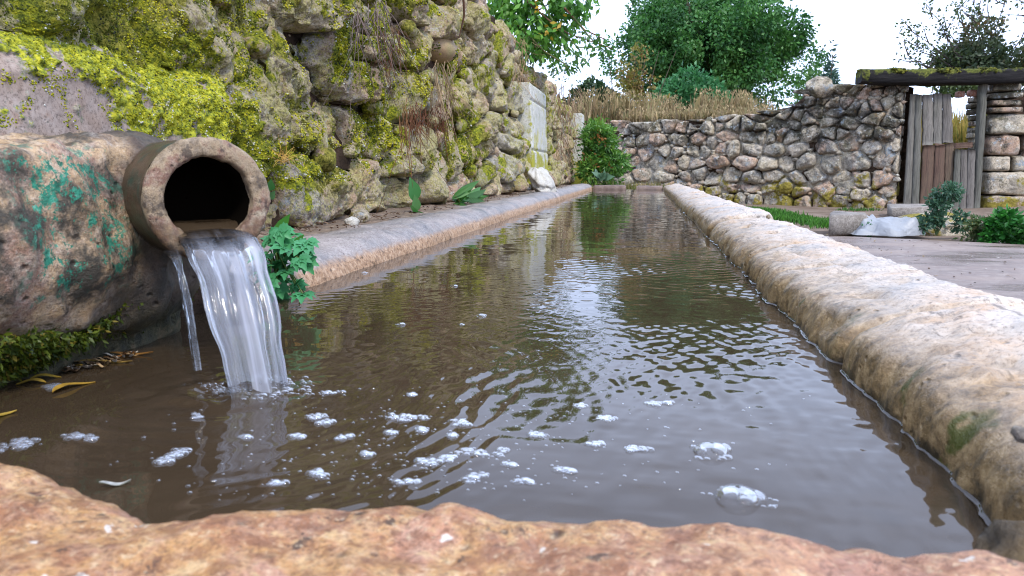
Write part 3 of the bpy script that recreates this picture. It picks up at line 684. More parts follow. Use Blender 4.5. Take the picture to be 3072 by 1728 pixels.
# small chinking stones in the joints
for k in range(80):
    pl = polys[r2.integers(0, special)]
    if pl is None: continue
    p = pl[r2.integers(0, len(pl))]
    if p[0] > 10.5 or p[0] < 1.7 or p[1] > lw_top(p[0])[0] or p[1] < .08 or (SL[0] - .1 < p[0] < SL[1] + .1 and SL[2] - .05 < p[1] < SL[3] + .05): continue
    s = r2.uniform(.025, .05)
    P, Q = blob((0, 0, 0), (s * .8, s * 1.3, s * .8), 400 + k, .35, .8, 18, 10)
    q = lw_world(np.array([[p[0], p[1], .035]]))[0]
    obj('chinking_stone', P + q, Q, None, WALL, LW, colr=mosscol(P + q))
# earth and mortar core behind the stones
U_, V_ = np.meshgrid(np.linspace(.2, 10.75, 420), np.linspace(-.02, 1.0, 60)); tp = lw_top(U_.ravel())
PP = np.stack([U_.ravel(), V_.ravel() * (tp + .02), np.zeros(U_.size) - .035], 1); PP[:, 2] += .03 * fbm(PP, .12, 4, 9)
W3 = lw_world(PP).reshape(60, 420, 3)
Wtop = W3[-1].copy(); Wtop[:, 0] -= .25; Wtop[:, 2] += .02; Wb = Wtop.copy(); Wb[:, 2] = -.3; Wb[:, 0] -= .15
W3 = np.concatenate([W3, Wtop[None], Wb[None]]); 
obj('mortar', W3.reshape(-1, 3), grid_quads(62, 420), None, MORTAR, LW)
# mossy render filling the joints, flush near the pipe and in scattered places further on
U_, V_ = np.meshgrid(np.concatenate([np.linspace(.75, 3., 380), np.linspace(3.02, 10.6, 260)]), np.linspace(.06, 1.0, 130)); tp = lw_top(U_.ravel())
PP = np.stack([U_.ravel(), V_.ravel() * (tp - .03), np.zeros(U_.size)], 1)
PP[:, 2] = -.033 + .062 * smooth(PP[:, 0], 3.0, 1.65) + .045 * fbm(PP, .28, 4, 209) + .014 * fbm(PP, .05, 3, 210) + .006 * fbm(PP, .018, 2, 211)
PP[:, 2] -= .2 * np.exp(-((PP[:, 0] - niche[0]) / .36) ** 4 - ((PP[:, 1] - niche[1]) / .09) ** 4) + .10 * np.exp(-((PP[:, 0] - 1.68) / .035) ** 2 - ((PP[:, 1] - .29) / .09) ** 4) + .2 * smooth(PP[:, 1], .14, .07) * smooth(PP[:, 0], 1.9, 2.2)
Wp = lw_world(PP); obj('joint_render', Wp, grid_quads(130, 640), None, WALL, LW, colr=mosscol(Wp))
# plaster patch
U_, V_ = np.meshgrid(np.linspace(PATCH[0] - .1, PATCH[1] + .05, 360), np.linspace(0, 1, 140)); uu = U_.ravel(); tv = V_.ravel()
ptop = PATCH[3] + .03 * fbm(np.stack([uu, uu * 0, uu * 0], 1), .2, 3, 61)
vv = .02 + tv * (ptop - .02)
edge = np.minimum(np.minimum((1 - tv) * 6, (PATCH[1] + .05 - uu) * 14 + .15 * vnoise(np.stack([vv * 20, vv * 0, vv * 0], 1), 3)), 1)
PP = np.stack([uu, vv, .055 * np.clip(edge, -1, 1) ** 1 - .005], 1); PP[:, 2] += .010 * fbm(PP, .18, 3, 71) + .002 * fbm(PP, .04, 3, 72)

def patch_val(u, v, P):
    return .52 * fbm(P, .09, 4, 151, .6) + .50 * fbm(P, .030, 3, 152) + np.clip(((v - .315) * 1.5 + (u - 1.15) * .42) * 2.6, -.62, .6) - .12
Wp = lw_world(PP); pv = patch_val(PP[:, 0], PP[:, 1], Wp); Wp[:, 0] += .008 * np.clip(pv * 6, 0, 1) * (1 + .8 * fbm(Wp, .015, 2, 12))
obj('plaster_patch', Wp, grid_quads(140, 360), None, PLASTER, LW, colr=np.clip(.5 + .5 * pv, 0, 1)[:, None] * np.ones(3))
# dressed slab with cut panel lines, and two end pillars
def slab(u0, u1, v0, v1, wf, th, name, label, lines=()):
    U_, V_ = np.meshgrid(np.linspace(u0, u1, 60), np.linspace(v0, v1, 80)); P = np.stack([U_.ravel(), V_.ravel(), np.full(U_.size, wf)], 1)
    e = np.minimum(np.minimum(P[:, 0] - u0, u1 - P[:, 0]), np.minimum(P[:, 1] - v0, v1 - P[:, 1]))
    P[:, 2] -= .012 * np.exp(-(e / .012) ** 2); P[:, 2] += .004 * fbm(P, .15, 3, 91)
    for ax, t, hw in lines: P[:, 2] -= .016 * np.exp(-((P[:, ax] - t) / hw) ** 2)
    G = P.reshape(80, 60, 3); ring = np.concatenate([G[0], G[1:, -1], G[-1, -2::-1], G[-2:0:-1, 0]]); rb = ring.copy(); rb[:, 2] = wf - th
    n = len(ring); x = P[:, 2]; Wd = lambda A: np.stack([-.93 + A[:, 2] - .04 * A[:, 1], A[:, 0], A[:, 1]], 1)
    allP = np.concatenate([Wd(P), Wd(ring), Wd(rb)]); i = np.arange(n); Q2 = np.stack([i, (i + 1) % n, (i + 1) % n + n, i + n], 1) + len(P)
    o = obj(name, allP, np.concatenate([grid_quads(80, 60), Q2]), None, SLAB, LW); tag(o, label)
slab(SL[0], SL[1], SL[2] - .1, SL[3] + .02, .07, .12, 'dressed_slab', 'pale upright dressed slab with carved panel lines and yellow lichen', [(1, .76, .008), (1, .37, .008), (0, SL[0] + .12, .012), (0, SL[1] - .1, .012)])
slab(10.3, 10.62, .02, .62, .16, .3, 'end_pillar', 'greenish squared pillar stone ending the wall')
slab(10.32, 10.66, .66, .98, .12, .3, 'end_pillar', 'greenish squared stone on top of the wall end')

# ---------------- the boundary wall at the back
BW = thing('boundary_wall', (1.5, 11, -.26), 'grey fieldstone boundary wall behind the far end of the trough, joining the old gate', 'wall')
path = np.array([(-2.6, 13.28), (-.8, 12.3), (1.9, 10.95), (3.14, 10.18)]); seg = np.hypot(*np.diff(path, axis=0).T); cum = np.concatenate([[0], np.cumsum(seg)])
tot = cum[-1]
def bw_world(P, pth=path, cm=cum):
    s = P[:, 0]; x = np.interp(s, cm, pth[:, 0]); y = np.interp(s, cm, pth[:, 1])
    a = np.clip(np.searchsorted(cm, s) - 1, 0, len(pth) - 2); dv = pth[a + 1] - pth[a]; dv /= np.hypot(*dv.T)[:, None]
    nx, ny = dv[:, 1], -dv[:, 0]     # towards the viewer
    return np.stack([x + nx * P[:, 2], y + ny * P[:, 2], P[:, 1]], 1)
def bw_top(s):
    x = np.interp(s, cum, path[:, 0])
    return np.interp(x, [-2.6, -.3, .6, 1.6, 1.95, 2.15, 2.32, 3.2], [.95, .97, .98, 1.02, 1.10, 1.28, 1.36, 1.27])
r3 = np.random.default_rng(5); seeds = []; v = -.2
while v < 1.45:
    big = np.interp(v, [-.2, .1, .5, 1.2], [.8, 1.35, 1.0, .75]); s = r3.uniform(-.1, .2)
    while s < tot + .1:
        vv = v + r3.normal(0, .032)
        if vv < bw_top(s) - .02: seeds.append((s, vv))
        s += r3.choice([.14, .2, .28, .36]) * r3.uniform(.85, 1.2) * big
    v += .165 * big
seeds = np.array(seeds)
polys2 = cells(seeds, tot, 1.25, [(-.2, -.32), (tot + .005, -.32), (tot + .005, 1.5), (-.2, 1.5)])
for i, pl in enumerate(polys2):
    if pl is None: continue
    c = pl.mean(0); top = bw_top(c[0]); rr = np.random.default_rng(3000 + i)
    pl = np.stack([pl[:, 0], np.minimum(pl[:, 1], top + rr.uniform(-.02, .05))], 1)
    P, Q, T = stone_shape(pl, rr.uniform(.004, .013), rr.uniform(.05, .10), rr.normal(0, .022), 3000 + i, 44, 18, pw=rr.uniform(7, 13), rough=rr.uniform(.4, .65), dome=rr.uniform(3.5, 7), facet=0)
    obj('stone', bw_world(P), Q, T, BACK, BW)
for k in range(190):
    pl = polys2[r3.integers(0, len(polys2))]
    if pl is None: continue
    p = pl[r3.integers(0, len(pl))]
    if p[1] > bw_top(p[0]) - .04 or p[1] < -.24 or p[0] < .3: continue
    s = r3.uniform(.016, .042); P, Q = blob((0, 0, 0), (s * 1.2, s, s * .8), 700 + k, .35, .8, 14, 8)
    obj('chinking_stone', P + bw_world(np.array([[p[0], p[1], .03]]))[0], Q, None, BACK, BW)
ss, V_ = np.meshgrid(np.linspace(-.1, tot, 160), np.linspace(0, 1, 40)); tp = bw_top(ss.ravel())
PP = np.stack([ss.ravel(), -.35 + V_.ravel() * (tp - .02 + .35), np.zeros(ss.size) - .02], 1); PP[:, 2] += .03 * fbm(PP, .15, 4, 19)
W3 = bw_world(PP).reshape(40, 160, 3); PT = PP.reshape(40, 160, 3)[-1].copy(); PT[:, 2] = -.4; PB = PT.copy(); PB[:, 1] = -.4
W3 = np.concatenate([W3, bw_world(PT)[None], bw_world(PB)[None]])
obj('mortar', W3.reshape(-1, 3), grid_quads(42, 160), None, MORTAR, BW)
ss, V_ = np.meshgrid(np.linspace(.6, tot, 240), np.linspace(0, 1, 90)); tp = bw_top(ss.ravel())
PP = np.stack([ss.ravel(), -.33 + V_.ravel() * (tp - .10 + .33), np.zeros(ss.size)], 1); PP[:, 2] = .002 + .036 * fbm(PP, .25, 4, 119) + .012 * fbm(PP, .05, 3, 120)
obj('joint_render', bw_world(PP), grid_quads(90, 240), None, BACK, BW)
obj('top_stone', *blob(ony(2065, 205, 10.5) + np.array([0, 0, -.06]), (.17, .14, .13), 31, .3, .8), None, BACK, BW)
# end of the wall at the gate: jamb stones turned into the opening
for k, (z0, z1) in enumerate([(-.26, .02), (.02, .30), (.30, .56), (.56, .80), (.80, 1.02), (1.02, 1.25)]):
    V, Q = box((3.06, 10.36, (z0 + z1) / 2), (.16, .3, z1 - z0 - .012), jit=.008, rng=r3); obj('stone', V, Q, None, BACK, BW)
# right of the gate: squared pier stones
PR = thing('gate_pier', (4.5, 10.4, -.26), 'squared stone pier to the right of the old plank gate', 'pier')
def hewn(px0, py0, px1, py1, yy, th, seed, mat):
    a = ony(px0, py1, yy); b = ony(px1, py0, yy); c = (a + b) / 2; u0, u1, v0, v1 = a[0], b[0], a[2], b[2]
    pl = np.array([(u0, v0), (u1, v0), (u1, v1), (u0, v1)]); 
    P, Q, T = stone_shape(pl, .006, .07, 0, seed, 40, 14, pw=14, rough=.3, sink=th, dome=7)
    return np.stack([P[:, 0], yy - P[:, 2], P[:, 1]], 1), Q, T
for k, (a, b, c_, d_) in enumerate([(2490, 205, 2570, 232), (2488, 232, 2568, 250), (2486, 250, 2572, 268), (2484, 268, 2575, 285), (2484, 285, 2600, 338), (2482, 338, 2562, 392), (2480, 392, 2540, 432), (2473, 432, 2600, 492), (2470, 492, 2590, 530), (2600, 200, 2700, 290), (2600, 290, 2690, 350), (2562, 340, 2680, 430), (2600, 430, 2740, 530), (2540, 390, 2600, 432), (2700, 200, 2800, 340), (2690, 340, 2800, 530)]):
    obj('stone', *hewn(a, b, c_, d_, 10.22 + (.12 if a > 2530 and k != 7 else 0), .35, 5000 + k, BACK), BACK, PR)
V, Q = box((5.2, 10.62, .45), (1.75, .3, 1.45)); obj('mortar', V, Q, None, MORTAR, PR)

# ================================================================== SPOUT: block, pipe, falling water
def bnoise(P, s): return .016 * fbm(P, .11, 3, s) + .007 * fbm(P, .035, 3, s + 1) + .0025 * fbm(P, .011, 2, s + 2)
BP = profile_pts([(-1.02, -.2), (-.62, -.2), (-.585, -.02), (-.575, .035), (-.545, .055), (-.532, .08), (-.526, .13), (-.530, .20), (-.538, .224), (-.56, .233), (-.62, .235), (-1.02, .237)], 130)[::-1]
P, Q, T, yy = sweep(BP, .26, .90, .009, bnoise, 500, .045)
SB = thing('spout_block', (-.75, .58, 0), 'bulging masonry block with flaking green paint, carrying the pipe at the left', 'stone block')
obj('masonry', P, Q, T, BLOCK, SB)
# dark lump filling the corner behind the pipe
obj('rubble', *blob((-.80, .98, .02), (.17, .14, .16), 8, .3, .5), None, MORTAR, SB)
# moss hanging under the block's overhang
IV = np.array([(0, 0, 1.), (.894, 0, .447), (.276, .851, .447), (-.724, .526, .447), (-.724, -.526, .447), (.276, -.851, .447), (.724, .526, -.447), (-.276, .851, -.447), (-.894, 0, -.447), (-.276, -.851, -.447), (.724, -.526, -.447), (0, 0, -1)])
IT = np.array([(0, 1, 2), (0, 2, 3), (0, 3, 4), (0, 4, 5), (0, 5, 1), (1, 6, 2), (2, 7, 3), (3, 8, 4), (4, 9, 5), (5, 10, 1), (6, 7, 2), (7, 8, 3), (8, 9, 4), (9, 10, 5), (10, 6, 1), (6, 11, 7), (7, 11, 8), (8, 11, 9), (9, 11, 10), (10, 11, 6)])
def clumps(C, r, colr, rg, flat=1.):
    n = len(C); V = IV[None] * (r[:, None, None] * rg.uniform(.65, 1.3, (n, 12, 1))) * np.array([1, 1, flat]) + C[:, None]
    T = IT[None] + (np.arange(n) * 12)[:, None, None]
    return V.reshape(-1, 3), T.reshape(-1, 3), np.repeat(colr, 12, 0)
def rframes(n, rg, up=0.):
    a = rg.normal(0, 1, (n, 3)); a[:, 2] += up; a /= np.linalg.norm(a, axis=1)[:, None]
    b = rg.normal(0, 1, (n, 3)); b -= (b * a).sum(1)[:, None] * a; b /= np.linalg.norm(b, axis=1)[:, None]
    return a, b, np.cross(a, b)
def leaves(C, L, W, colr, rg, axis=None, fold=.25):
    """rhombic leaves: base, left, tip, right; axis = leaf direction"""
    n = len(C); a, b, c = rframes(n, rg)
    if axis is not None:
        a = axis + rg.normal(0, .35, (n, 3)); a /= np.linalg.norm(a, axis=1)[:, None]
        b = b - (b * a).sum(1)[:, None] * a; b /= np.linalg.norm(b, axis=1)[:, None] + 1e-9; c = np.cross(a, b)
    L = np.broadcast_to(L, (n,))[:, None]; W = np.broadcast_to(W, (n,))[:, None]
    V = np.stack([C, C + a * L * .45 + b * W + c * W * fold, C + a * L, C + a * L * .45 - b * W + c * W * fold], 1)
    i = np.arange(n)[:, None] * 4
    T = np.concatenate([i + [0, 1, 2], i + [0, 2, 3]])
    return V.reshape(-1, 3), T, np.repeat(colr, 4, 0)
rm = np.random.default_rng(3)
n = 15000; y = rm.uniform(.34, .88, n); tz = rm.beta(1.6, 1.8, n)
z = .004 + tz * (.058 + .028 * vnoise(np.stack([y * 14, y * 0, y * 0], 1), 3) + .02 * (y - .5))
x = -.585 + .045 * tz - .01 * (1 - tz) + rm.normal(0, .006, n) + np.clip(y - .76, 0, 1) * -.35
k = fbm(np.stack([x, y, z], 1), .03, 3, 5) + .4 * tz > -.05; C = np.stack([x, y, z], 1)[k]; n = len(C)
ax = np.stack([np.full(n, .7), rm.normal(-.2, .3, n), rm.normal(-.25, .5, n)], 1)
g = rm.random((n, 1)); cc = np.array([.025, .05, .008]) * (1 - g) + np.array([.13, .17, .015]) * g; cc = np.where(rm.random((n, 1)) < .12, [.25, .2, .03], cc)
tag(MB().add(*[(q := leaves(C, rm.uniform(.004, .010, n), rm.uniform(.0010, .0021, n), cc, rm, ax))[0]], None, q[1], q[2]).build('moss', LEAF, SB), kind='stuff')

pc = np.array([-.425, .685, .172]); pa = np.array([.769, -.639, 0]); pe = np.array([.639, .769, 0]); pz = np.array([0, 0, 1.])
PI = thing('clay_pipe', tuple(pc), 'thick rusty clay pipe pouring water into the trough', 'pipe')
def lathe(tr, k, seed, amp):
    ph = np.linspace(0, 2 * np.pi, k, endpoint=False); tr = np.array(tr)
    t = np.repeat(tr[:, 0][:, None], k, 1); r = np.repeat(tr[:, 1][:, None], k, 1)
    P = pc + pa * t[..., None] + (pe * np.cos(ph)[:, None] + pz * np.sin(ph)[:, None])[None] * r[..., None]
    P = P.reshape(-1, 3); h = amp * fbm(P, .03, 3, seed) + amp * .6 * fbm(P, .009, 2, seed + 1) - amp * 2.2 * np.clip(fbm(P, .014, 2, seed + 4) - .35, 0, 1)
    D = (pe * np.cos(ph)[:, None] + pz * np.sin(ph)[:, None]); D = np.tile(D, (len(tr), 1))
    return P + D * h[:, None] + pa * (h * .8)[:, None], grid_quads(len(tr), k, True)
obj('barrel', *lathe([(-t, .0605) for t in np.linspace(.32, .016, 30)], 110, 41, .0012), None, PIPEB, PI)
obj('rim', *lathe([(-.017, .0603), (-.012, .0618), (-.007, .0622), (-.003, .0612), (-.0008, .0590), (0, .0565), (.0004, .053), (.0004, .049), (0, .0455), (-.002, .0436), (-.006, .0428), (-.012, .0425)], 130, 43, .0013), None, PIPE, PI)
obj('bore', *lathe([(-.011, .0426), (-.03, .0425), (-.055, .0425), (-.078, .0425), (-.0785, .001)], 80, 45, .0006), None, DARKIN, PI)  # short bore, its black cap stands in for the shaded depth

FW = thing('falling_water', (-.36, .62, 0), 'clear streaky jet of water falling from the pipe mouth', 'water jet')
rs = np.random.default_rng(12)
def jet(t0, t1, n, k, L0, v, hw, th, seed, ridge, name, z0, curve=1.):
    t = np.linspace(t0, t1, n); s = (t - t0) / (t1 - t0); ph = np.linspace(0, 2 * np.pi, k, endpoint=False)
    tp = np.maximum(t, 0)
    cen = L0 + pa * (v * t)[:, None] + pz * (-.5 * 9.81 * tp ** 2)[:, None] * curve
    tang = pa * v + pz * (-9.81 * tp)[:, None]; tang /= np.linalg.norm(tang, axis=1)[:, None]
    nrm = np.cross(pe, tang); nrm *= np.sign(nrm[:, 2:3] + (nrm[:, 0:1]) * .5 + 1e-6)
    HW = np.interp(t, *hw)[:, None]; TH = np.interp(t, *th)[:, None]
    U, Sg = np.meshgrid(np.cos(ph), s); Cn = np.sign(np.sin(ph))[None] * np.abs(np.sin(ph))[None] ** .8
    q = np.stack([U * 4.2 + seed, Sg * 1.0, np.broadcast_to(np.sign(np.sin(ph)) * 3, U.shape)], -1).reshape(-1, 3)
    rd = (fbm(q, 1., 3, seed)).reshape(U.shape); q2 = q * np.array([3.2, 1.3, 1]); rd = rd + .18 * fbm(q2, 1., 2, seed + 3).reshape(U.shape)
    grow = np.clip(tp / .05, 0, 1)[:, None]
    wav = 1 + .16 * fbm(np.stack([s * 5, s * 0, s * 0 + seed], 1), 1., 3, seed)[:, None] * grow
    P = cen[:, None] + pe * (U * HW * wav)[..., None] + nrm[:, None] * (Cn * TH * (1 + ridge * rd * grow))[..., None]
    uv = np.stack([np.broadcast_to(ph / (2 * np.pi), U.shape), np.broadcast_to(s[:, None] * (t1 - t0) / .17, U.shape)], -1).reshape(-1, 2)
    return obj(name, P.reshape(-1, 3), grid_quads(n, k, True), None, STREAM, FW, uv=uv)
jet(-.128, .172, 150, 120, pc + np.array([0, 0, -.036]), .60, ([-.3, -.01, .03, .09, .17], [.034, .034, .035, .031, .026]), ([-.3, -.01, .03, .09, .17], [.0065, .0065, .0075, .009, .0105]), 3, .75, 'main_sheet', 0)
t_, w_ = np.meshgrid(np.linspace(-.078, .006, 24), np.linspace(-1, 1, 20)); hw_ = .0345
P = pc + pa * t_.ravel()[:, None] + pe * (w_.ravel() * hw_)[:, None] + pz * (-.0235 - .013 * smooth(t_.ravel(), -.035, .006))[:, None]
P[:, 2] += .0008 * fbm(P, .012, 2, 5); obj('pipe_water', P, grid_quads(20, 24), None, WATER, FW)
a0 = pc - pe * .040 + pz * -.050 + pa * -.001
jet(0, .148, 90, 18, a0, .36, ([0, .03, .06, .10, .15], [.009, .0045, .0022, .0042, .0032]), ([0, .05, .1, .15], [.003, .002, .0032, .0026]), 9, 1.1, 'side_trickle', 0)

# ---------------- bubbles on the water
def dome(nu, nv):
    u = np.linspace(0, 2 * np.pi, nu, endpoint=False); v = np.linspace(.12, np.pi / 2, nv)
    U, V_ = np.meshgrid(u, v); return np.stack([np.sin(V_) * np.cos(U), np.sin(V_) * np.sin(U), np.cos(V_) * .58], -1).reshape(-1, 3), grid_quads(nv, nu, True)
DV, DQ = dome(12, 5); DV2, DQ2 = dome(32, 12)
def bubbles(c, R, n, rmin, rmax, rg, asp=.6, big=None):
    b = MB()
    if big:
        for k in range(4): b.add(DV2 * big * [1, .62, .5, .42][k] + c + (np.array([rg.uniform(-1, 1), rg.uniform(-.7, .7), 0]) * big * 1.05 if k else 0), DQ2)
    lobes = [(rg.normal(0, .45, 2) * R, rg.uniform(.3, .8) * R) for _ in range(4)]
    for _ in range(n):
        lc, lr = lobes[rg.integers(0, 4)] if not big else (np.zeros(2), R)
        a = rg.uniform(0, 2 * np.pi); q = lr * np.sqrt(rg.random()) if not big else rg.uniform(big * .8, R)
        r = rmin + (rmax - rmin) * rg.random() ** 2.2
        b.add(DV * r + c + np.array([lc[0] + q * np.cos(a), lc[1] * .8 + q * np.sin(a) * asp * 1.4, -.0004]), DQ)
    return b
FP = [(30, 1118, 44), (195, 1098, 30), (405, 1158, 30), (440, 1142, 30), (840, 985, 24), (790, 1047, 22), (1000, 1045, 30), (1030, 1050, 26), (1165, 1066, 30), (1095, 1158, 38), (1130, 1142, 24), (1215, 1138, 40), (802, 1193, 24), (1190, 1200, 28), (760, 1098, 18), (1040, 993, 14), (1345, 1092, 34), (1520, 1050, 30), (1660, 1015, 26), (1600, 1130, 28), (1490, 1112, 26), (140, 972, 24), (495, 1046, 16), (1075, 1080, 22), (860, 1100, 17), (1140, 1095, 18), (690, 1215, 18), (1020, 1215, 24), (930, 1140, 20), (820, 1060, 20), (1280, 1170, 24), (1420, 1180, 26), (1330, 1210, 22), (985, 1085, 18), (620, 1100, 14), (1460, 1020, 18)]
FLAB = {2: 'slanting foam patch left of the jet reflection, its lower left half', 3: 'slanting foam patch left of the jet reflection, its upper right half', 4: 'foam cluster nearest to the foot of the jet, just right of it', 15: 'lone small foam cluster furthest out in the calm brown water', 16: 'small foam cluster straight below the side trickle', 7: 'bright foam cluster right of the jet reflection, between it and the picture centre', 8: 'foam cluster at the left edge of the bluish sky reflection', 11: 'wide foam patch in front of the middle of the near rim', 9: 'foam patch left of the wide one in front of the near rim', 18: 'foam cluster furthest right that floats beyond the big round bubble', 19: 'foam cluster left of the big round clear bubble', 26: 'foam cluster closest to the near rim under the jet', 27: 'foam cluster touching the near rim in the middle', 34: 'faint foam cluster inside the reflection of the jet', 12: 'round foam cluster standing alone halfway between jet and near rim'}
rest = []
for i, (px, py, r) in enumerate(FP):
    c = onz(px, py, .0004); D = np.linalg.norm(c - CAM); R = r / S * D / F
    if i == 0: lab = 'largest pale foam patch on the water beside the near orange rim, at the left end'
    elif i == 1: lab = 'oval foam patch alone on dark water under the mossy block'
    elif i == 21: lab = 'small white foam patch beside the curved yellow leaf'
    elif i in FLAB: lab = FLAB[i]
    else: rest.append((c, R, r)); continue
    o = bubbles(c, R, int(14 + r * 1.5), .0006, .0040, rs).build('foam_cluster', FOAM); tag(o, lab, 'foam', 'foam clusters drifting on the trough water')
for (px, py, R, lab) in [(1790, 1138, .0125, 'big round clear bubble on the water near the right rim, with small ones around it'), (1855, 1255, .0135, 'big bubble cluster closest to the near rim, on bluish water'), (1210, 795, .006, 'single small bubble on calm brown water in mid trough'), (1010, 817, .0055, 'single small bubble floating a little behind the jet'), (1160, 817, .0035, 'tiny bubble just in front of the mid trough bubble'), (1145, 720, .005, 'single bubble drifting beyond the others by the left rim reflection'), (915, 687, .006, 'bubble close to the foot of the left cement rim')]:
    c = onz(px, py, .0002); o = bubbles(c, R * 1.7, 10 if R > .01 else 3, R * .12, R * .4, rs, big=R).build('bubble', BUBBLE); tag(o, lab, 'bubble')
b = MB()
for c, R, r in rest:
    V, Q, T, C = bubbles(c, R, int(14 + r * 1.5), .0006, .0040, rs).get(); b.add(V, Q)
tag(b.build('foam', FOAM), 'loose foam flecks adrift between the jet and the near rim', 'foam', kind='stuff')
b = MB()
for _ in range(420):
    px, py = rs.normal(1080, 330), rs.uniform(985, 1245) + rs.normal(0, 10); c = onz(px, py, -.0001); b.add(DV * rs.uniform(.0006, .0018) + c, DQ)
for _ in range(240):
    a = rs.uniform(0, 6.28); q = abs(rs.normal(.030, .010)); c = np.array([IMP[0] + .02 + q * np.cos(a) * 1.3, IMP[1] + q * np.sin(a) * .8, .0012]); b.add(DV * (.0008 + .0034 * rs.random() ** 2) + c, DQ)
for _ in range(46):
    a = rs.uniform(0, 6.28); q = abs(rs.normal(.03, .012)); c = np.array([IMP[0] + .025 + q * np.cos(a) * 1.1, IMP[1] + q * np.sin(a) * .7, rs.random() ** 3 * .018]); r_ = rs.uniform(.0005, .0013)
    V, Q = blob(c, (r_, r_, r_), 1, 0, 1, 8, 6); b.add(V, Q)
tag(b.build('foam_specks', BUBBLE), 'tiny foam specks scattered over the water below the jet', 'foam', kind='stuff')

# ---------------- floating willow leaves
def blade(L, W, bend, seed, c1, c2, n=9):
    t = np.linspace(0, 1, n); wd = W * np.sin(np.pi * t ** .8) ** .8 + .0004; x = (t - .5) * L; y = bend * np.sin(np.pi * t) ; z = .0012 + .0018 * np.sin(t * 5 + seed)
    ang = np.arctan2(np.gradient(y), np.gradient(x)); V = []
    for sgn in (-1, 0, 1):
        V.append(np.stack([x - np.sin(ang) * wd * sgn, y + np.cos(ang) * wd * sgn, z + abs(sgn) * .0012], 1))
    return np.concatenate(V), grid_quads(3, n), np.repeat(np.linspace(0, 1, n)[:, None] * 0 + 1, 3, 0).reshape(-1, 1)
FL = [(188, 976, .042, .0042, .007, 75, (.55, .33, .05), 'curved yellow willow leaf floating by the small foam patch'),
      (262, 914, .055, .0035, .003, 20, (.40, .26, .07), 'long tan willow leaf floating along the mossy edge'),
      (332, 893, .045, .0045, .002, 15, (.42, .20, .05), 'orange brown leaf at the far end of the drifted leaves'),
      (300, 897, .030, .004, -.002, 40, (.35, .15, .04), 'short reddish brown leaf stuck among the drifted leaves'),
      (178, 928, .025, .004, .001, 25, (.55, .34, .05), 'short golden leaf against the mossy bank'),
      (78, 966, .026, .0045, .002, 20, (.55, .36, .06), 'yellow leaf lying at the foot of the bank beside another'),
      (115, 953, .026, .004, .002, 35, (.50, .33, .05), 'yellow leaf tip pointing up the mossy bank'),
      (8, 1052, .035, .005, .008, 100, (.50, .34, .06), 'yellow leaf half cut by the left edge of the picture'),
      (290, 1222, .018, .002, .001, 30, (.45, .45, .42), 'pale sliver of leaf touching the near rim')]
for k, (px, py, L, W, bd, an, c, lab) in enumerate(FL):
    V, Q, g = blade(L, W, bd, k, c, c); a = rad(an); R_ = np.array([[np.cos(a), -np.sin(a), 0], [np.sin(a), np.cos(a), 0], [0, 0, 1]])
    cc = np.array(c) * (.75 + .5 * rs.random((len(V), 1)))
    o = obj('floating_leaf', V @ R_.T + onz(px, py, .001), Q, None, LEAF, None, colr=cc); tag(o, lab, 'leaf', 'fallen leaves floating on the water')
# litter drifted against the bank
b = MB(); 
for _ in range(60):
    px = rs.uniform(150, 340); py = 935 - (px - 150) * .22 + rs.normal(0, 5); c = onz(px, py, .002)
    V, Q, g = blade(rs.uniform(.005, .014), rs.uniform(.0008, .002), .001, 1, 0, 0, 5); a = rs.uniform(0, 3.1); R_ = np.array([[np.cos(a), -np.sin(a), 0], [np.sin(a), np.cos(a), 0], [0, 0, 1]])
    b.add(V @ R_.T + c, Q, None, np.array([(.10, .06, .03), (.3, .2, .1), (.4, .36, .3)][rs.integers(0, 3)]))
tag(b.build('leaf_litter', FLAT), 'small brown leaf litter drifted against the mossy bank', 'litter', kind='stuff')
b = MB()
for _ in range(500):
    yv = 1.3 + 7 * rs.random() ** 1.6; xv = rs.normal(-.86, .06); 
    V, Q, g = blade(rs.uniform(.01, .03), rs.uniform(.001, .004), .002, 1, 0, 0, 5); a = rs.uniform(0, 3.1); R_ = np.array([[np.cos(a), -np.sin(a), 0], [np.sin(a), np.cos(a), 0], [0, 0, 1]])
    b.add(V @ R_.T + np.array([min(xv, -.74), yv, .055]), Q, None, np.array([(.10, .05, .03), (.22, .13, .08), (.3, .22, .14)][rs.integers(0, 3)]))
tag(b.build('ledge_litter', FLAT), 'brown twigs and leaf litter on the ledge under the wall', 'litter', kind='stuff')

# ================================================================== moss cushions on the near part of the wall (real lumps)
n = 120000
u = .93 + 3.4 * rm.random(n) ** 1.5; v = rm.uniform(.17, 1.0, n)
Pq = np.stack([-.95 + 0 * u, u, v], 1)
inp = (u < PATCH[1] + .02) & (v < PATCH[3] + .01)
cov = np.where(inp, patch_val(u, v, Pq), moss_val(Pq)) + .30 * fbm(Pq, .02, 2, 145)
kp = cov > rm.uniform(.0, .22, n)
u, v = u[kp], v[kp]
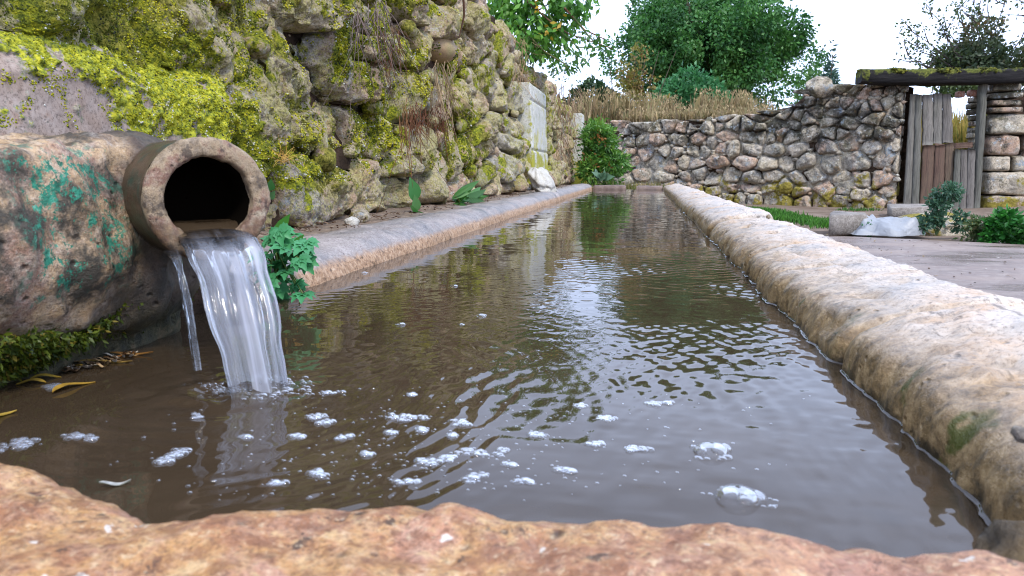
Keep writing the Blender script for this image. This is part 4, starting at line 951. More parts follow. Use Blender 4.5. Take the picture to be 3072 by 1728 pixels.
# nearest surface: ray-cast onto the stones already built
dg = bpy.context.evaluated_depsgraph_get(); dg.update()
Cs = []; 
for a, b_ in zip(u, v):
    hit, loc, nr, _i, ob, _m = scene.ray_cast(dg, (-.45, a, b_), (-1, 0, 0), distance=.9)
    if hit and ob.name.split('.')[0] in ('stone', 'plaster_patch', 'joint_render') and ob.parent is LW: Cs.append((*loc, *nr))
Cs = np.array(Cs); C = Cs[:, :3]; N3 = Cs[:, 3:]
n = len(C); r = rm.uniform(.0011, .0030, n) * np.clip(C[:, 1] / 1.6, .7, 1.7)
pal = np.array([(.09, .11, .015), (.19, .21, .018), (.29, .30, .018), (.40, .38, .02), (.52, .46, .03), (.50, .48, .20), (.60, .60, .56), (.05, .06, .04)])
kk = np.clip((fbm(C, .030, 3, 161) * 1.1 + fbm(C, .3, 2, 163) * .6 + rm.normal(0, .30, n) + .62) * 3.4, 0, 5).astype(int)
kk = np.where((C[:, 1] < PATCH[1]) & (C[:, 2] < PATCH[3]), np.maximum(kk, 2), kk); q_ = rm.random(n) + .25 * fbm(C, .025, 2, 171); kk = np.where(q_ < -.02, 6, kk); kk = np.where(q_ > .99, 7, kk)
V, T, cc = clumps(C + N3 * (r * .05)[:, None], r, pal[kk], rm, .9)
b = MB().add(V, None, T, cc); tag(b.build('moss', MOSS, LW), kind='stuff')

# ================================================================== PLANTS
def leaflet(L, W, serr=.22, n=8, droop=.2):
    t = np.linspace(0, 1, n); wd = W * (np.sin(np.pi * np.clip(t, .02, .98) ** .75)) * (1 + serr * (np.arange(n) % 2 * 2 - 1) * .5); wd[0] = W * .06; wd[-1] = W * .02
    z = -droop * L * t ** 2
    V = np.concatenate([np.stack([t * L, s * wd, z + abs(s) * wd * .3], 1) for s in (-1, 0, 1)]); return V, grid_quads(3, n)
def palmate(L, rg):
    b = MB()
    for k, a in enumerate((-1.25, -.62, 0, .62, 1.25)):
        V, Q = leaflet(L * (1 - .16 * abs(k - 2)), L * .27, .35, 9, rg.uniform(.1, .35)); ca, sa = np.cos(a), np.sin(a)
        g = rg.uniform(.8, 1.2); b.add(V @ np.array([[ca, sa, 0], [-sa, ca, 0], [0, 0, 1]]), Q, None, np.array([.07, .30, .12]) * g)
    return b.get()
def frame(d, up=(0, 0, 1)):
    d = np.array(d, float); d /= np.linalg.norm(d); s_ = np.cross(up, d); s_ /= np.linalg.norm(s_) + 1e-9; return np.stack([d, s_, np.cross(d, s_)], 1)
rp_ = np.random.default_rng(9)
WP = thing('weed', (-.60, 1.13, 0), 'green weed with toothed five-part leaves growing between the pipe and the left rim', 'plant')
variants = []
for k in range(4):
    V, Q, T, C = palmate(1., rp_); variants.append(mesh('leaf', V, Q, T, LEAF, colr=C))
stems = MB()
from mathutils import Matrix
for k in range(44):
    tx, tz = rp_.uniform(655, 775), rp_.uniform(565, 742); 
    if tx > 740 and tz < 600: continue
    yv = rp_.uniform(1.02, 1.16); c = ony(tx, tz, yv)
    d = np.array([rp_.normal(.25, .5), -.75, rp_.normal(-.25, .45)]); R_ = frame(d, up=(rp_.normal(0, .25), -.55, .8))
    o = link('leaf', variants[k % 4], WP); L = rp_.uniform(.023, .036)
    M4 = Matrix(np.vstack([np.hstack([R_ * L, (c - np.array(WP.location))[:, None]]), [[0, 0, 0, 1]]]).tolist()); o.matrix_local = M4
    root = np.array([-.60, 1.16, .02]); mid = (c + root) / 2 + np.array([0, -.01, .03]); stems.add(*tube([root, mid, c], [.0014, .0011, .0009], 5), None, (.10, .17, .04))
for (a, b_, L, W, dd) in [((690, 600), (735, 538), .055, .014, None), ((735, 625), (768, 590), .03, .008, None), ((752, 640), (785, 665), .032, .008, None)]:
    p = ony(*a, 1.1); q = ony(*b_, 1.1); L = np.linalg.norm(q - p); V, Q = leaflet(L, L * .2, .06, 10, -.1); R_ = frame(q - p, up=(0, -1, .25))
    obj('broad_leaf', V @ R_.T + p, Q, None, LEAF, WP, colr=np.array([.07, .24, .04]))
stems.build('stem', BARK, WP)
def small_weed(base, pts, cols, label, name='weed', yv=None, wfac=.22):
    t = thing(name, tuple(base), label, 'plant')
    for (p, q, c) in pts:
        L = np.linalg.norm(q - p); V, Q = leaflet(L, L * wfac, .05, 9, .15); obj('leaf', V @ frame(q - p, up=(.6, -.7, .35)).T + p, Q, None, LEAF, t, colr=np.array(c))
    return t
Yw = 2.92; g1 = (.06, .22, .06)
small_weed(onx(1045, 535, -.86), [(onx(1045, 505, -.84), onx(1036, 448, -.84), g1), (onx(1046, 532, -.84), onx(1046, 492, -.83), (.10, .25, .08)), (onx(1040, 534, -.83), onx(1058, 524, -.78), g1)], None, 'upright weed with two smooth oval leaves at the foot of the wall', wfac=.3)
pts = []
for k in range(26):
    p = onx(rp_.uniform(1135, 1180), rp_.uniform(495, 515), -.84); q = p + np.array([rp_.uniform(.01, .12), rp_.normal(0, .14), rp_.uniform(-.01, .09)]); pts.append((p, q, np.array([.05, .16, .03]) * rp_.uniform(.6, 1.6)))
small_weed(onx(1160, 512, -.84), pts, None, 'low leafy weed sprawling over the ledge in mid wall', wfac=.085)
small_weed(onx(680, 470, -.9), [(onx(676, 480, -.86), onx(683, 455, -.84), g1), (onx(678, 500, -.86), onx(690, 482, -.84), (.08, .2, .08))], None, 'tiny two-leaved weed beside the pipe mouth', wfac=.3)
pts = []
for k in range(18):
    p = ony(rp_.uniform(1495, 1520), 452, 8.75); q = p + np.array([rp_.normal(0, .08), rp_.normal(0, .08), rp_.uniform(.03, .14)]); pts.append((p, q, np.array([.12, .22, .14]) * rp_.uniform(.7, 1.3)))
small_weed(ony(1508, 455, 8.75), pts, None, 'pale bluish weed at the far left corner of the trough')
# dead tuft and dry roots in the wall
def rootlets(name, label, px0, px1, py0, py1, n, col_, ln, rg, x0=-.90, r=.0014, dirz=-1., spread=.35):
    b = MB(); base = onx((px0 + px1) / 2, py0, x0)
    for _ in range(n):
        p = onx(rg.uniform(px0, px1), rg.uniform(py0, py1), x0 + rg.uniform(-.02, .03)); d = np.array([rg.normal(.15, .15), rg.normal(0, spread), dirz * rg.uniform(.5, 1.)]); L = ln * rg.uniform(.5, 1.3)
        q = [p]; 
        for s_ in range(5): d = d + rg.normal(0, .22, 3) * np.array([.5, 1, 1]); q.append(q[-1] + d * L / 5)
        b.add(*tube(q, np.linspace(r, r * .4, 6), 4), None, np.array(col_) * rg.uniform(.6, 1.4))
    V, Q, T, C = b.get(); return tag(obj(name, V, Q, T, BARK, None, colr=C), label, 'roots', kind='stuff')
rr_ = np.random.default_rng(77)
rootlets('root_tuft', 'bundle of thin grey dry roots hanging at the top of the wall near picture centre', 885, 975, 0, 60, 34, (.16, .12, .11), .28, rr_, r=.0016)
rootlets('root_tuft', 'reddish brown rootlets filling the dark hollow in the wall', 1030, 1125, 255, 320, 130, (.13, .055, .03), .13, rr_, x0=-.96, r=.0018)
rootlets('root_tuft', 'orange brown creeper stems hanging over the wall left of the dark hollow', 1004, 1030, 245, 330, 14, (.17, .085, .04), .25, rr_, x0=-.87, r=.0016, spread=.06)
rootlets('root_tuft', 'dry straw roots trailing down between stones below the tan stone', 1085, 1130, 150, 230, 44, (.28, .20, .12), .22, rr_, x0=-.91, r=.0017, spread=.08)
rootlets('root_tuft', 'brown root mat in the shaded joint under the top stones', 940, 1010, 70, 150, 60, (.12, .055, .035), .14, rr_, x0=-.95, r=.0015)
rootlets('dead_moss_tuft', 'small straw coloured dead tuft on the wall right of the pipe', 700, 722, 385, 410, 46, (.45, .28, .07), .05, rr_, x0=-.90, r=.0009, dirz=.2, spread=.7)
rootlets('root_tuft', 'dry brown creeper covering the low far end of the wall', 1395, 1462, 210, 400, 150, (.24, .16, .10), .25, rr_, x0=-.93, r=.004, spread=.12)
rootlets('root_tuft', 'dry brown grass hanging on the wall top beside the pale slab', 1290, 1360, 90, 215, 90, (.36, .24, .14), .22, rr_, x0=-.98, r=.002, dirz=-.6)
b = MB(); p0 = onx(1165, -20, -.86); p1 = onx(1155, 95, -.88); b.add(*tube([p0, (p0 + p1) / 2 + [.01, .02, 0], p1], [.006, .005, .003], 7), None, (.07, .035, .022)); tag(b.build('dead_branch', BARK), 'thick dark red dead stem standing against the top stones', 'stem')

# ---------------- crowns
def crown(blobs, n, L, W, pal, rg, fill=.55, gap=.28, gs=.8, ground=None, droop=0., rough_edge=.18):
    bl = np.array(blobs); vol = (bl[:, 3] * bl[:, 4] * bl[:, 5]) ** .8; k = rg.choice(len(bl), n, p=vol / vol.sum())
    d = rg.normal(0, 1, (n, 3)); d /= np.linalg.norm(d, axis=1)[:, None]
    q = rg.uniform(fill, 1, n) ** .6 * (1 + rough_edge * rg.normal(0, 1, n) * (rg.random(n) < .35))
    C = bl[k, :3] + d * bl[k, 3:6] * q[:, None]
    ok = fbm(C, gs, 3, 7) > -gap * 2 + rg.normal(0, .08, n)
    if ground is not None: ok &= C[:, 2] > ground
    C, d, k = C[ok], d[ok], k[ok]; n = len(C)
    pal = np.array(pal); g = np.clip(.5 + .35 * fbm(C, gs * 1.4, 2, 19) + .18 * rg.normal(0, 1, n), 0, .999) * (len(pal) - 1)
    i = g.astype(int); fr = (g - i)[:, None]; cc = pal[i] * (1 - fr) + pal[i + 1] * fr
    ax = d * .8 + np.array([0, 0, -droop]) + rg.normal(0, .5, (n, 3))
    return leaves(C, L * rg.uniform(.6, 1.3, n), W * rg.uniform(.7, 1.3, n), cc, rg, ax)
def tree(name, label, base, limbs, trunk_r, blobs, n, L, W, pal, rg, cat='tree', bark=(.09, .07, .05), mat=None, **k):
    t = thing(name, tuple(base), label, cat); b = MB()
    base = np.array(base)
    for q in limbs:
        q = np.array(q, float); m = len(q); rad_ = trunk_r * np.linspace(1, .25, m) * (1 if np.allclose(q[0], base, atol=.02) else .55); b.add(*tube(q, rad_, 8), None, bark)
    b.build('trunk', BARK, t)
    V, T, C = crown(blobs, n, L, W, pal, rg, **k); obj('crown', V, None, T, mat or LEAF, t, colr=C); return t
rt = np.random.default_rng(31)
# big walnut
big = []
cz = np.array([1.62, 22, 3.66])
for k in range(80):
    d = rt.normal(0, 1, 3); d /= np.linalg.norm(d); q = rt.uniform(.55, .86); s_ = rt.uniform(.55, .95)
    big.append((*(cz + d * np.array([2.4, 2.2, 1.7]) * q), s_, s_, s_ * .75))
big += [(*cz, 1.6, 1.5, 1.2), (-.6, 21.6, 3.3, .7, .7, .6), (4.0, 21.8, 3.1, .75, .7, .6), (3.4, 21.5, 2.4, .8, .8, .5), (3.0, 21.8, 2.0, 1., .8, .5), (1.2, 21.8, 2.0, 1.2, .8, .5), (.2, 21.5, 2.6, .8, .8, .5)]
tb = (1.9, 22, 1.2)
tree('walnut_tree', 'large round dark green tree standing beyond the boundary wall', tb, [[tb, (1.9, 22, 2.2), (1.8, 22, 3.2), (1.6, 22, 4.8)], [(1.9, 22, 2.3), (.8, 21.8, 3.2), (-.2, 21.7, 3.8)], [(1.9, 22, 2.4), (2.9, 21.8, 3.2), (3.7, 21.8, 3.7)], [(1.8, 22, 3), (1.2, 21.3, 4), (.9, 21, 4.8)], [(1.8, 22, 3), (2.6, 22.5, 4.2), (2.9, 22.6, 5)]], .2, big, 115000, .105, .034, [(.02, .08, .022), (.035, .13, .032), (.06, .19, .045), (.09, .25, .06), (.13, .31, .08)], rt, fill=.55, gap=.16, gs=.5, droop=.3)
# light green shrub in front of it
p = ony(1735, 235, 16.5)
bb = [(p[0] + a, 16.5 + rt.normal(0, .15), p[2] + c, r_, r_, r_ * .9) for a, c, r_ in [(-.35, -.1, .38), (.0, .12, .42), (.35, .0, .38), (.55, -.2, .3), (-.1, -.3, .5), (.3, -.3, .45)]]
tree('shrub', 'light green rounded shrub in front of the big tree', (p[0], 16.5, 1.0), [[(p[0], 16.5, 1.0), (p[0], 16.5, 1.4), (p[0] + .1, 16.5, 1.9)]], .04, bb, 5200, .11, .03, [(.03, .13, .05), (.06, .22, .08), (.10, .30, .12)], rt, cat='shrub', gs=.4)
# rusty creeper on a dead trunk
p = ony(1600, 220, 15.5); bb = []
for k in range(26):
    z_ = rt.uniform(-.9, .75); wd = .52 * (1 - .35 * (z_ + .9) / 1.65); bb.append((p[0] + rt.normal(0, wd * .55), 15.5 + rt.normal(0, .12), p[2] + z_, .17, .17, .2))
tree('dead_bush', 'rusty brown half dead bush with yellow leaves left of the big tree', (p[0], 15.5, .9), [[(p[0] + a, 15.5, .9), (p[0] + a * 1.5, 15.5, 1.7), (p[0] + a * 2.2 + .1, 15.5, 2.55)] for a in (-.3, -.16, -.05, .04, .15, .3)], .03, bb, 3600, .075, .02, [(.13, .06, .03), (.22, .13, .05), (.30, .24, .07), (.16, .18, .04), (.40, .33, .08)], rt, cat='bush', gs=.25, gap=.12, rough_edge=.5)
p = ony(1487, 250, 19); bb = [(p[0] + a, 19, p[2] + c, r_ * .75, r_, r_ * .75) for a, c, r_ in [(-.35, -.1, .42), (0, .12, .45), (.4, -.08, .38), (.65, -.3, .34), (-.7, -.3, .45)]]
tree('bush', 'small dark bush on the skyline between the mossy wall and the big tree', (p[0], 19, 1.2), [[(p[0], 19, 1.2), (p[0], 19, 1.9), (p[0], 19, 2.2)]], .05, bb, 3600, .13, .035, [(.015, .04, .02), (.03, .075, .03), (.08, .09, .03)], rt, cat='bush', gs=.5)
for (px, py, hgt, wd, lab, pal) in [(2092, 175, 1.4, .22, 'thin blue green conifer tip right of the big tree', [(.03, .08, .06), (.06, .13, .10), (.10, .18, .14)]), (2045, 225, 1.2, .42, 'bright green bush between the big tree and the raised wall corner', [(.03, .09, .02), (.07, .17, .04), (.11, .24, .06)])]:
    p = ony(px, py, 17); bb = [(p[0] + rt.normal(0, wd * .35 * (1 - t_)), 17 + rt.normal(0, .08), p[2] + .45 - hgt * (1 - t_), wd * (1.05 - t_), wd * (1.05 - t_), .24) for t_ in np.linspace(0, .95, 9)]
    tree('conifer' if wd < .3 else 'bush', lab, (p[0], 17, .9), [[(p[0], 17, .9), (p[0], 17, 1.7), (p[0], 17, p[2] + .3)]], .025, bb, 2600, .11, .02, pal, rt, cat='tree' if wd < .3 else 'bush', gs=.3)
# hawthorn at the right
hb = []; tb = ony(2560, 420, 13.5); tb[2] = .1
for k in range(34):
    px, py = rt.uniform(2400, 2760), rt.uniform(70, 215); q = ony(px, py, 13.5); 
    if px < 2450 and py < 110: continue
    hb.append((q[0], 13.5 + rt.normal(0, .3), q[2], .3, .3, .24))
limbs = [[tb, tb + [.0, 0, .8], tb + [-.1, 0, 1.6]]]
twp = []
for (ex, ey) in [(2290, 75), (2330, 20), (2370, 60), (2440, -10), (2480, -40), (2285, 140), (2330, 165), (2400, 20), (2420, 120), (2540, -30), (2300, 110), (2375, 135), (2640, -40), (2355, 95), (2450, 40)]:
    s_ = ony(2500 + rt.normal(0, 30), 200, 13.5); e_ = ony(ex, ey, 13.3 + rt.normal(0, .3)); m_ = s_ * .45 + e_ * .55 + np.array([0, 0, -.10 + rt.normal(0, .06)]); m2 = s_ * .2 + e_ * .8 + np.array([0, 0, -.03 + rt.normal(0, .04)])
    limbs.append([s_, m_, m2, e_]); twp += [m_, m2, e_, (m2 + e_) / 2, (m_ + m2) / 2]
    for h in range(3):
        a_ = m_ + (e_ - m_) * rt.random(); b_ = a_ + np.array([rt.normal(-.1, .2), rt.normal(0, .1), rt.uniform(.0, .3)]); limbs.append([a_, (a_ + b_) / 2 + rt.normal(0, .02, 3), b_]); twp += [b_, (a_ + b_) / 2]
hb2 = hb + [(*q, .09, .09, .08) for q in twp]
tree('hawthorn_tree', 'grey green thorn tree with bare twigs reaching out above the gate', tb, limbs, .022, hb, 15000, .075, .022, [(.035, .06, .03), (.06, .09, .045), (.10, .12, .06), (.16, .10, .05)], rt, gs=.35, gap=.3, bark=(.09, .075, .07))
hw = [o for o in bpy.data.objects if o.name == 'hawthorn_tree'][0]
V, T, C = crown([(*ony(rt.uniform(2345, 2470), rt.uniform(212, 240), 12.2), .12, .1, .05) for _ in range(12)], 700, .06, .018, [(.05, .09, .03), (.10, .14, .05)], rt, fill=.1, gap=1.); obj('low_foliage', V, None, T, LEAF, hw, colr=C)
V, T, C = crown([(*q, .10, .08, .08) for q in twp], 1500, .06, .018, [(.05, .09, .035), (.09, .13, .05)], rt, fill=.1, gap=1.); obj('twig_leaves', V, None, T, LEAF, hw, colr=C)
# bramble hanging over the wall, top centre
vb = []
for k in range(150):
    px, py = rt.uniform(1225, 1485), rt.uniform(-90, 180)
    if py > 150 - max(0, px - 1350) * .85 or (px < 1290 and py > 50): continue
    q = ony(px, py, 6.6 + rt.normal(0, .15)); vb.append((q[0], q[1], q[2], .14, .14, .12))
for k in range(8): q = ony(rt.uniform(1310, 1385), rt.uniform(90, 160), 6.9); vb.append((q[0], q[1], q[2], .1, .1, .1))
tb = np.array([-1.5, 6.8, -.2])
lim = [[tb, (-1.5, 6.8, .9), tuple(ony(1300, 60, 6.6)), tuple(ony(1380, 10, 6.5))], [(-1.5, 6.8, .9), tuple(ony(1320, 130, 6.8)), tuple(ony(1350, 160, 6.8))]]
VT = tree('bramble_bush', 'bright green leafy bush arching over the top of the mossy wall', tb, lim, .02, vb, 4300, .070, .019, [(.05, .16, .025), (.09, .26, .035), (.15, .36, .05), (.22, .42, .07)], rt, cat='bush', gs=.18, gap=.06, droop=.8, rough_edge=.4)
b = MB()
for pts_, c_ in [([(1310, -10), (1380, 50), (1430, 85), (1540, 122)], (.16, .10, .06)), ([(1360, 0), (1400, 70), (1455, 120), (1500, 120)], (.10, .16, .05)), ([(1330, 20), (1400, 90), (1450, 140), (1475, 150)], (.08, .16, .05)), ([(1420, 20), (1470, 75), (1520, 98)], (.2, .09, .06)), ([(1440, 40), (1480, 90), (1500, 110), (1510, 85)], (.10, .14, .05)), ([(1300, 60), (1370, 130), (1420, 160), (1430, 175)], (.12, .12, .05))]:
    q = np.array([ony(a, c, 6.45) for a, c in pts_]); b.add(*tube(q, np.linspace(.009, .004, len(q)), 6), None, c_)
b.build('twig', BARK, VT)
tw = [ony(a, c, 6.45) for a, c in [(1455, 75), (1470, 90), (1490, 105), (1500, 112), (1515, 118), (1525, 122), (1440, 130), (1430, 110), (1465, 140), (1475, 150), (1510, 88), (1400, 160), (1425, 170), (1440, 165)]]
V, T, C = crown([(*q, .07, .05, .05) for q in tw], 200, .055, .013, [(.06, .18, .04), (.12, .26, .06)], rt, fill=.05, gap=1., droop=.4); obj('twig_leaves', V, None, T, LEAF, VT, colr=C)
V, T, C = crown([(*ony(a, c, 6.4), .05, .05, .05) for a, c in [(1380, 70), (1385, 85), (1415, 55), (1340, 20), (1370, 95)]], 16, .06, .018, [(.55, .40, .04), (.6, .34, .03)], rt, fill=.05, gap=1., droop=.6); obj('yellow_leaves', V, None, T, LEAF, VT, colr=C)
# thin background sapling leaves between bramble and big tree
sb = [(*ony(rt.uniform(1385, 1450), rt.uniform(150, 215), 12), .18, .15, .12) for k in range(10)]
q0 = ony(1400, 230, 12); tree('sapling', 'thin sparse sapling in front of the white sky beside the bramble', (q0[0], 12.6, .5), [[(q0[0], 12.6, .5), (q0[0], 12.3, 1.4), tuple(ony(1420, 180, 12))], [(q0[0], 12.3, 1.5), tuple(ony(1445, 200, 12))]], .008, sb, 150, .06, .017, [(.06, .12, .07), (.10, .17, .08)], rt, cat='tree', gap=.6)
# bush at the far end of the trough
fb = []
for k in range(30):
    px, py = rt.uniform(1486, 1552), rt.uniform(325, 450)
    if px > 1530 and py < 390: continue
    q = ony(px, py, 9.4 + rt.normal(.1, .15)); fb.append((q[0], q[1], q[2], .15, .15, .13))
tree('bush', 'feathery green bush at the far end of the trough', (-.5, 9.6, -.26), [[(-.5, 9.6, -.26), (-.5, 9.6, .2), (-.5, 9.5, .6)]], .02, fb, 9000, .07, .010, [(.03, .09, .02), (.06, .18, .03), (.12, .28, .04), (.22, .36, .06)], rt, cat='bush', gs=.2, gap=.26, rough_edge=.4)
V, T, C = crown([(*ony(a, c, 9.25), .12, .1, .12) for a, c in [(1500, 355), (1490, 400), (1515, 340), (1520, 415)]], 60, .05, .016, [(.35, .14, .04), (.4, .2, .06)], rt, fill=.05, gap=1.); obj('rusty_leaves', V, None, T, LEAF, [o for o in bpy.data.objects if o.get('label') == 'feathery green bush at the far end of the trough'][0], colr=C)

# ---------------- grasses
def grass(n, fx, zf, h, wd, pal, rg, lean=.35, head=0.):
    x, y = fx(n); z0 = zf(x, y); L = h * rg.uniform(.5, 1.25, n); a = rg.uniform(0, 2 * np.pi, n); ln = np.abs(rg.normal(0, lean, n)); d = np.stack([np.cos(a) * ln, np.sin(a) * ln], 1)
    s_ = np.stack([-np.sin(a), np.cos(a), 0 * a], 1) * (wd * rg.uniform(.6, 1.3, n))[:, None]; B = np.stack([x, y, z0 - .02], 1)
    M = B + np.stack([d[:, 0] * L * .35, d[:, 1] * L * .35, L * .6], 1); Tp = B + np.stack([d[:, 0] * L, d[:, 1] * L, L * (1 - .25 * ln)], 1)
    hd = 1 + head * (rg.random(n) < .3)[:, None]
    V = np.stack([B - s_, B + s_, M - s_ * .8 * hd, M + s_ * .8 * hd, Tp], 1).reshape(-1, 3); i = np.arange(n)[:, None] * 5
    pal = np.array(pal); c = pal[rg.integers(0, len(pal), n)] * rg.uniform(.7, 1.25, (n, 1))
    return V, i + [0, 1, 3, 2], i + [2, 3, 4], np.repeat(c, 5, 0)
rg_ = np.random.default_rng(15)
straw = [(.36, .27, .15), (.46, .36, .20), (.28, .21, .12), (.42, .31, .19), (.24, .22, .11)]
b = MB()
def strip(n): x = rg_.uniform(-2.2, 2.2, n); y = wall_line(x) + .25 + rg_.random(n) ** 1.5 * 6; return x, y
b.add(*grass(15000, strip, hill_z, .22, .008, straw, rg_, .6, 2.))
x_, y_ = strip(9000); C = np.stack([x_, y_, hill_z(x_, y_) + rg_.uniform(.03, .24, 9000)], 1); V, T, cc = leaves(C, rg_.uniform(.03, .08, 9000), .008, np.array(straw)[rg_.integers(0, 5, 9000)] * rg_.uniform(.7, 1.3, (9000, 1)), rg_, np.tile([0, 0, .7], (9000, 1))); b.add(V, None, T, cc)
def clump(n):
    k = rg_.integers(0, 16, n); cx = np.array([-.6, -.3, .0, .3, .45, .9, 1.5, 1.62, 1.7, 1.8, -.9, 1.2, 2.0, -1.2, 0.1, 1.95])[k]; x = cx + rg_.normal(0, .09, n); return x, 12.6 + (k % 5) * .35 + rg_.normal(0, .1, n)
b.add(*grass(2600, clump, hill_z, .48, .008, straw, rg_, .32, 2.5))
x_, y_ = clump(5000); C = np.stack([x_, y_, hill_z(x_, y_) + rg_.uniform(.08, .55, 5000)], 1); V, T, cc = leaves(C, rg_.uniform(.03, .07, 5000), .008, np.array(straw)[rg_.integers(0, 5, 5000)] * rg_.uniform(.8, 1.4, (5000, 1)), rg_, np.tile([0, 0, .9], (5000, 1))); b.add(V, None, T, cc)
def behind(n): x = rg_.uniform(2.6, 5.6, n); return x, 10.8 + rg_.random(n) * 4
b.add(*grass(7000, behind, hill_z, .95, .013, [(.40, .30, .06), (.34, .26, .07), (.26, .26, .06), (.42, .30, .10)], rg_, .25, 1.5))
V, Q, T, C = b.get(); tag(obj('dry_grass', V, Q, T, DRY, None, colr=C), 'tall straw coloured dry grass on the raised field behind the wall', 'grass', kind='stuff')
b = MB()
def gfx(n):
    t_ = rg_.random(n); x = 1.30 + .42 * t_ + rg_.normal(0, .10, n); y = 9.4 - 2.5 * t_ + rg_.normal(0, .25, n); return x, y
b.add(*grass(5200, gfx, lambda x, y: ground_z(x, y), .07, .006, [(.05, .17, .025), (.08, .24, .03), (.04, .12, .02), (.10, .22, .05)], rg_, .5))
def gfx2(n): return ony(2165, 525, 1)[0] * 0 + 2.55 + rg_.normal(0, .12, n), 9.6 + rg_.normal(0, .1, n)
b.add(*grass(260, gfx2, ground_z, .05, .006, [(.06, .15, .03)], rg_, .5))
V, Q, T, C = b.get(); tag(obj('green_grass', V, Q, T, DRY, None, colr=C), 'short bright green grass along the yard edge beyond the right rim', 'grass', kind='stuff')
b = MB()
def gfx3(n): x = rg_.uniform(-1.4, .3, n); return x, wall_line(x) - .3 - rg_.random(n) * 1.6
b.add(*grass(3000, gfx3, lambda x, y: x * 0 - .16, .22, .006, [(.12, .15, .04), (.2, .18, .07), (.28, .22, .1)], rg_, .4))
V, Q, T, C = b.get(); tag(obj('weedy_grass', V, Q, T, DRY, None, colr=C), 'rank weedy grass between trough end and boundary wall', 'grass', kind='stuff')
def yard_weed(px, py, Y_, hgt, wd, n, pal, label, L=.04, W=.009):
    c = onz(px, py, -.26); c = ony(px, py, Y_) if Y_ else c; bb = []
    for k in range(14): a = rt.random(); bb.append((c[0] + rt.normal(0, wd * (1 - .6 * a)), c[1] + rt.normal(0, wd * .4), c[2] + hgt * a, .035 + wd * .2, .04, .05))
    lm = [[(c[0], c[1], c[2]), (c[0] + a, c[1], c[2] + hgt * .5), (c[0] + a * 1.6, c[1], c[2] + hgt)] for a in rt.normal(0, wd * .5, 5)]
    return tree('weed', label, (c[0], c[1], c[2]), lm, .004, bb, n, L, W, pal, rt, cat='plant', bark=(.08, .12, .05), gap=.6, fill=.1)
BG = [(.05, .12, .07), (.09, .19, .12), (.14, .25, .17)]
yard_weed(2355, 592, 0, .34, .11, 1500, BG, 'tall bluish green weed beside the plastic sheet, in front of the gate')
yard_weed(2450, 600, 0, .11, .06, 420, [(.06, .12, .04), (.12, .16, .06), (.2, .14, .06)], 'small low weed between two taller weeds at the yard edge')
yard_weed(2512, 604, 0, .17, .07, 900, [(.02, .12, .02), (.04, .22, .03), (.07, .30, .05)], 'bright green weed at the right, on the yard edge', .05, .014)
yard_weed(2570, 608, 0, .10, .08, 600, [(.02, .10, .02), (.04, .18, .03), (.07, .25, .05)], 'low green weed at the right edge of the picture', .05, .014)
yard_weed(2188, 590, 0, .06, .03, 160, [(.03, .14, .04), (.08, .24, .1)], 'little green weed poking out in front of the plastic sheet', .03, .008)

# ================================================================== THE GATE
GT = thing('plank_gate', (3.7, 10.15, -.26), 'old weathered plank gate patched with brown and grey boards in the stone wall', 'gate')
def cz_(x, y): return ((2640 + x / 2.787) * .83854, (200 + y / 2.787) * .83854)
def board(name, mat, c4, Y_, th, seed, parent=GT):
    """board from its four corners in elevation: top-left, top-right, bottom-left, bottom-right"""
    q = [ony(*cz_(*p), Y_) for p in c4]; rg = np.random.default_rng(seed); n = 14; t = np.linspace(0, 1, n)[:, None]
    Lf = q[0] * (1 - t) + q[2] * t; Rt = q[1] * (1 - t) + q[3] * t; V = []
    for (k, dy) in ((0, th * .25), (.12, 0), (.88, 0), (1, th * .25), (1, th), (0, th)):
        row = Lf * (1 - k) + Rt * k; row = row + np.array([0, dy, 0]); V.append(row)
    V = np.stack(V, 1); V[..., 0] += rg.normal(0, .0025, (n, 1)); V[..., 1] += rg.normal(0, .0015, V.shape[:2]); V[0, :, 2] += rg.normal(0, .008, 6); V[-1, :, 2] += rg.normal(0, .008, 6)
    cen = V.reshape(-1, 3).mean(0); Q = grid_quads(n, 6, True).tolist()
    for o_, f in ((0, 1), ((n - 1) * 6, -1)): Q += [[o_ + i for i in (0, 1, 4, 5)][::f], [o_ + i for i in (1, 2, 3, 4)][::f]]
    o = link(name, mesh(name, V.reshape(-1, 3) - cen, Q, None, mat, smooth=False), parent); o.location = tuple(cen - np.array(parent.location)); return o
board('plank', WOODG, [(258, 232), (304, 232), (196, 1210), (262, 1210)], 10.10, .04, 1); board('plank', WOODG, [(307, 228), (357, 235), (265, 1205), (328, 1200)], 10.08, .05, 2)
board('plank', WOODG, [(360, 236), (446, 232), (356, 655), (445, 655)], 10.14, .03, 3); board('plank', WOODG, [(449, 226), (526, 224), (447, 646), (520, 646)], 10.15, .03, 4); board('plank', WOODG, [(528, 228), (596, 222), (523, 642), (614, 640)], 10.14, .03, 5)
tag(board('plank', WOODB, [(358, 662), (464, 655), (334, 1148), (434, 1142)], 10.12, .03, 6), 'reddish brown plank'); tag(board('plank', WOODB, [(467, 650), (549, 650), (438, 1140), (531, 1135)], 10.11, .03, 7), 'tan brown plank'); tag(board('plank', WOODB, [(552, 640), (630, 636), (534, 1132), (602, 1128)], 10.13, .03, 8), 'reddish brown plank')
board('plank', WOODG, [(632, 700), (679, 698), (598, 1205), (660, 1206)], 10.09, .03, 9); board('plank', WOODG, [(681, 698), (735, 697), (662, 1206), (722, 1202)], 10.095, .03, 10); board('plank', WOODG, [(737, 697), (800, 695), (724, 1202), (785, 1195)], 10.09, .03, 11)
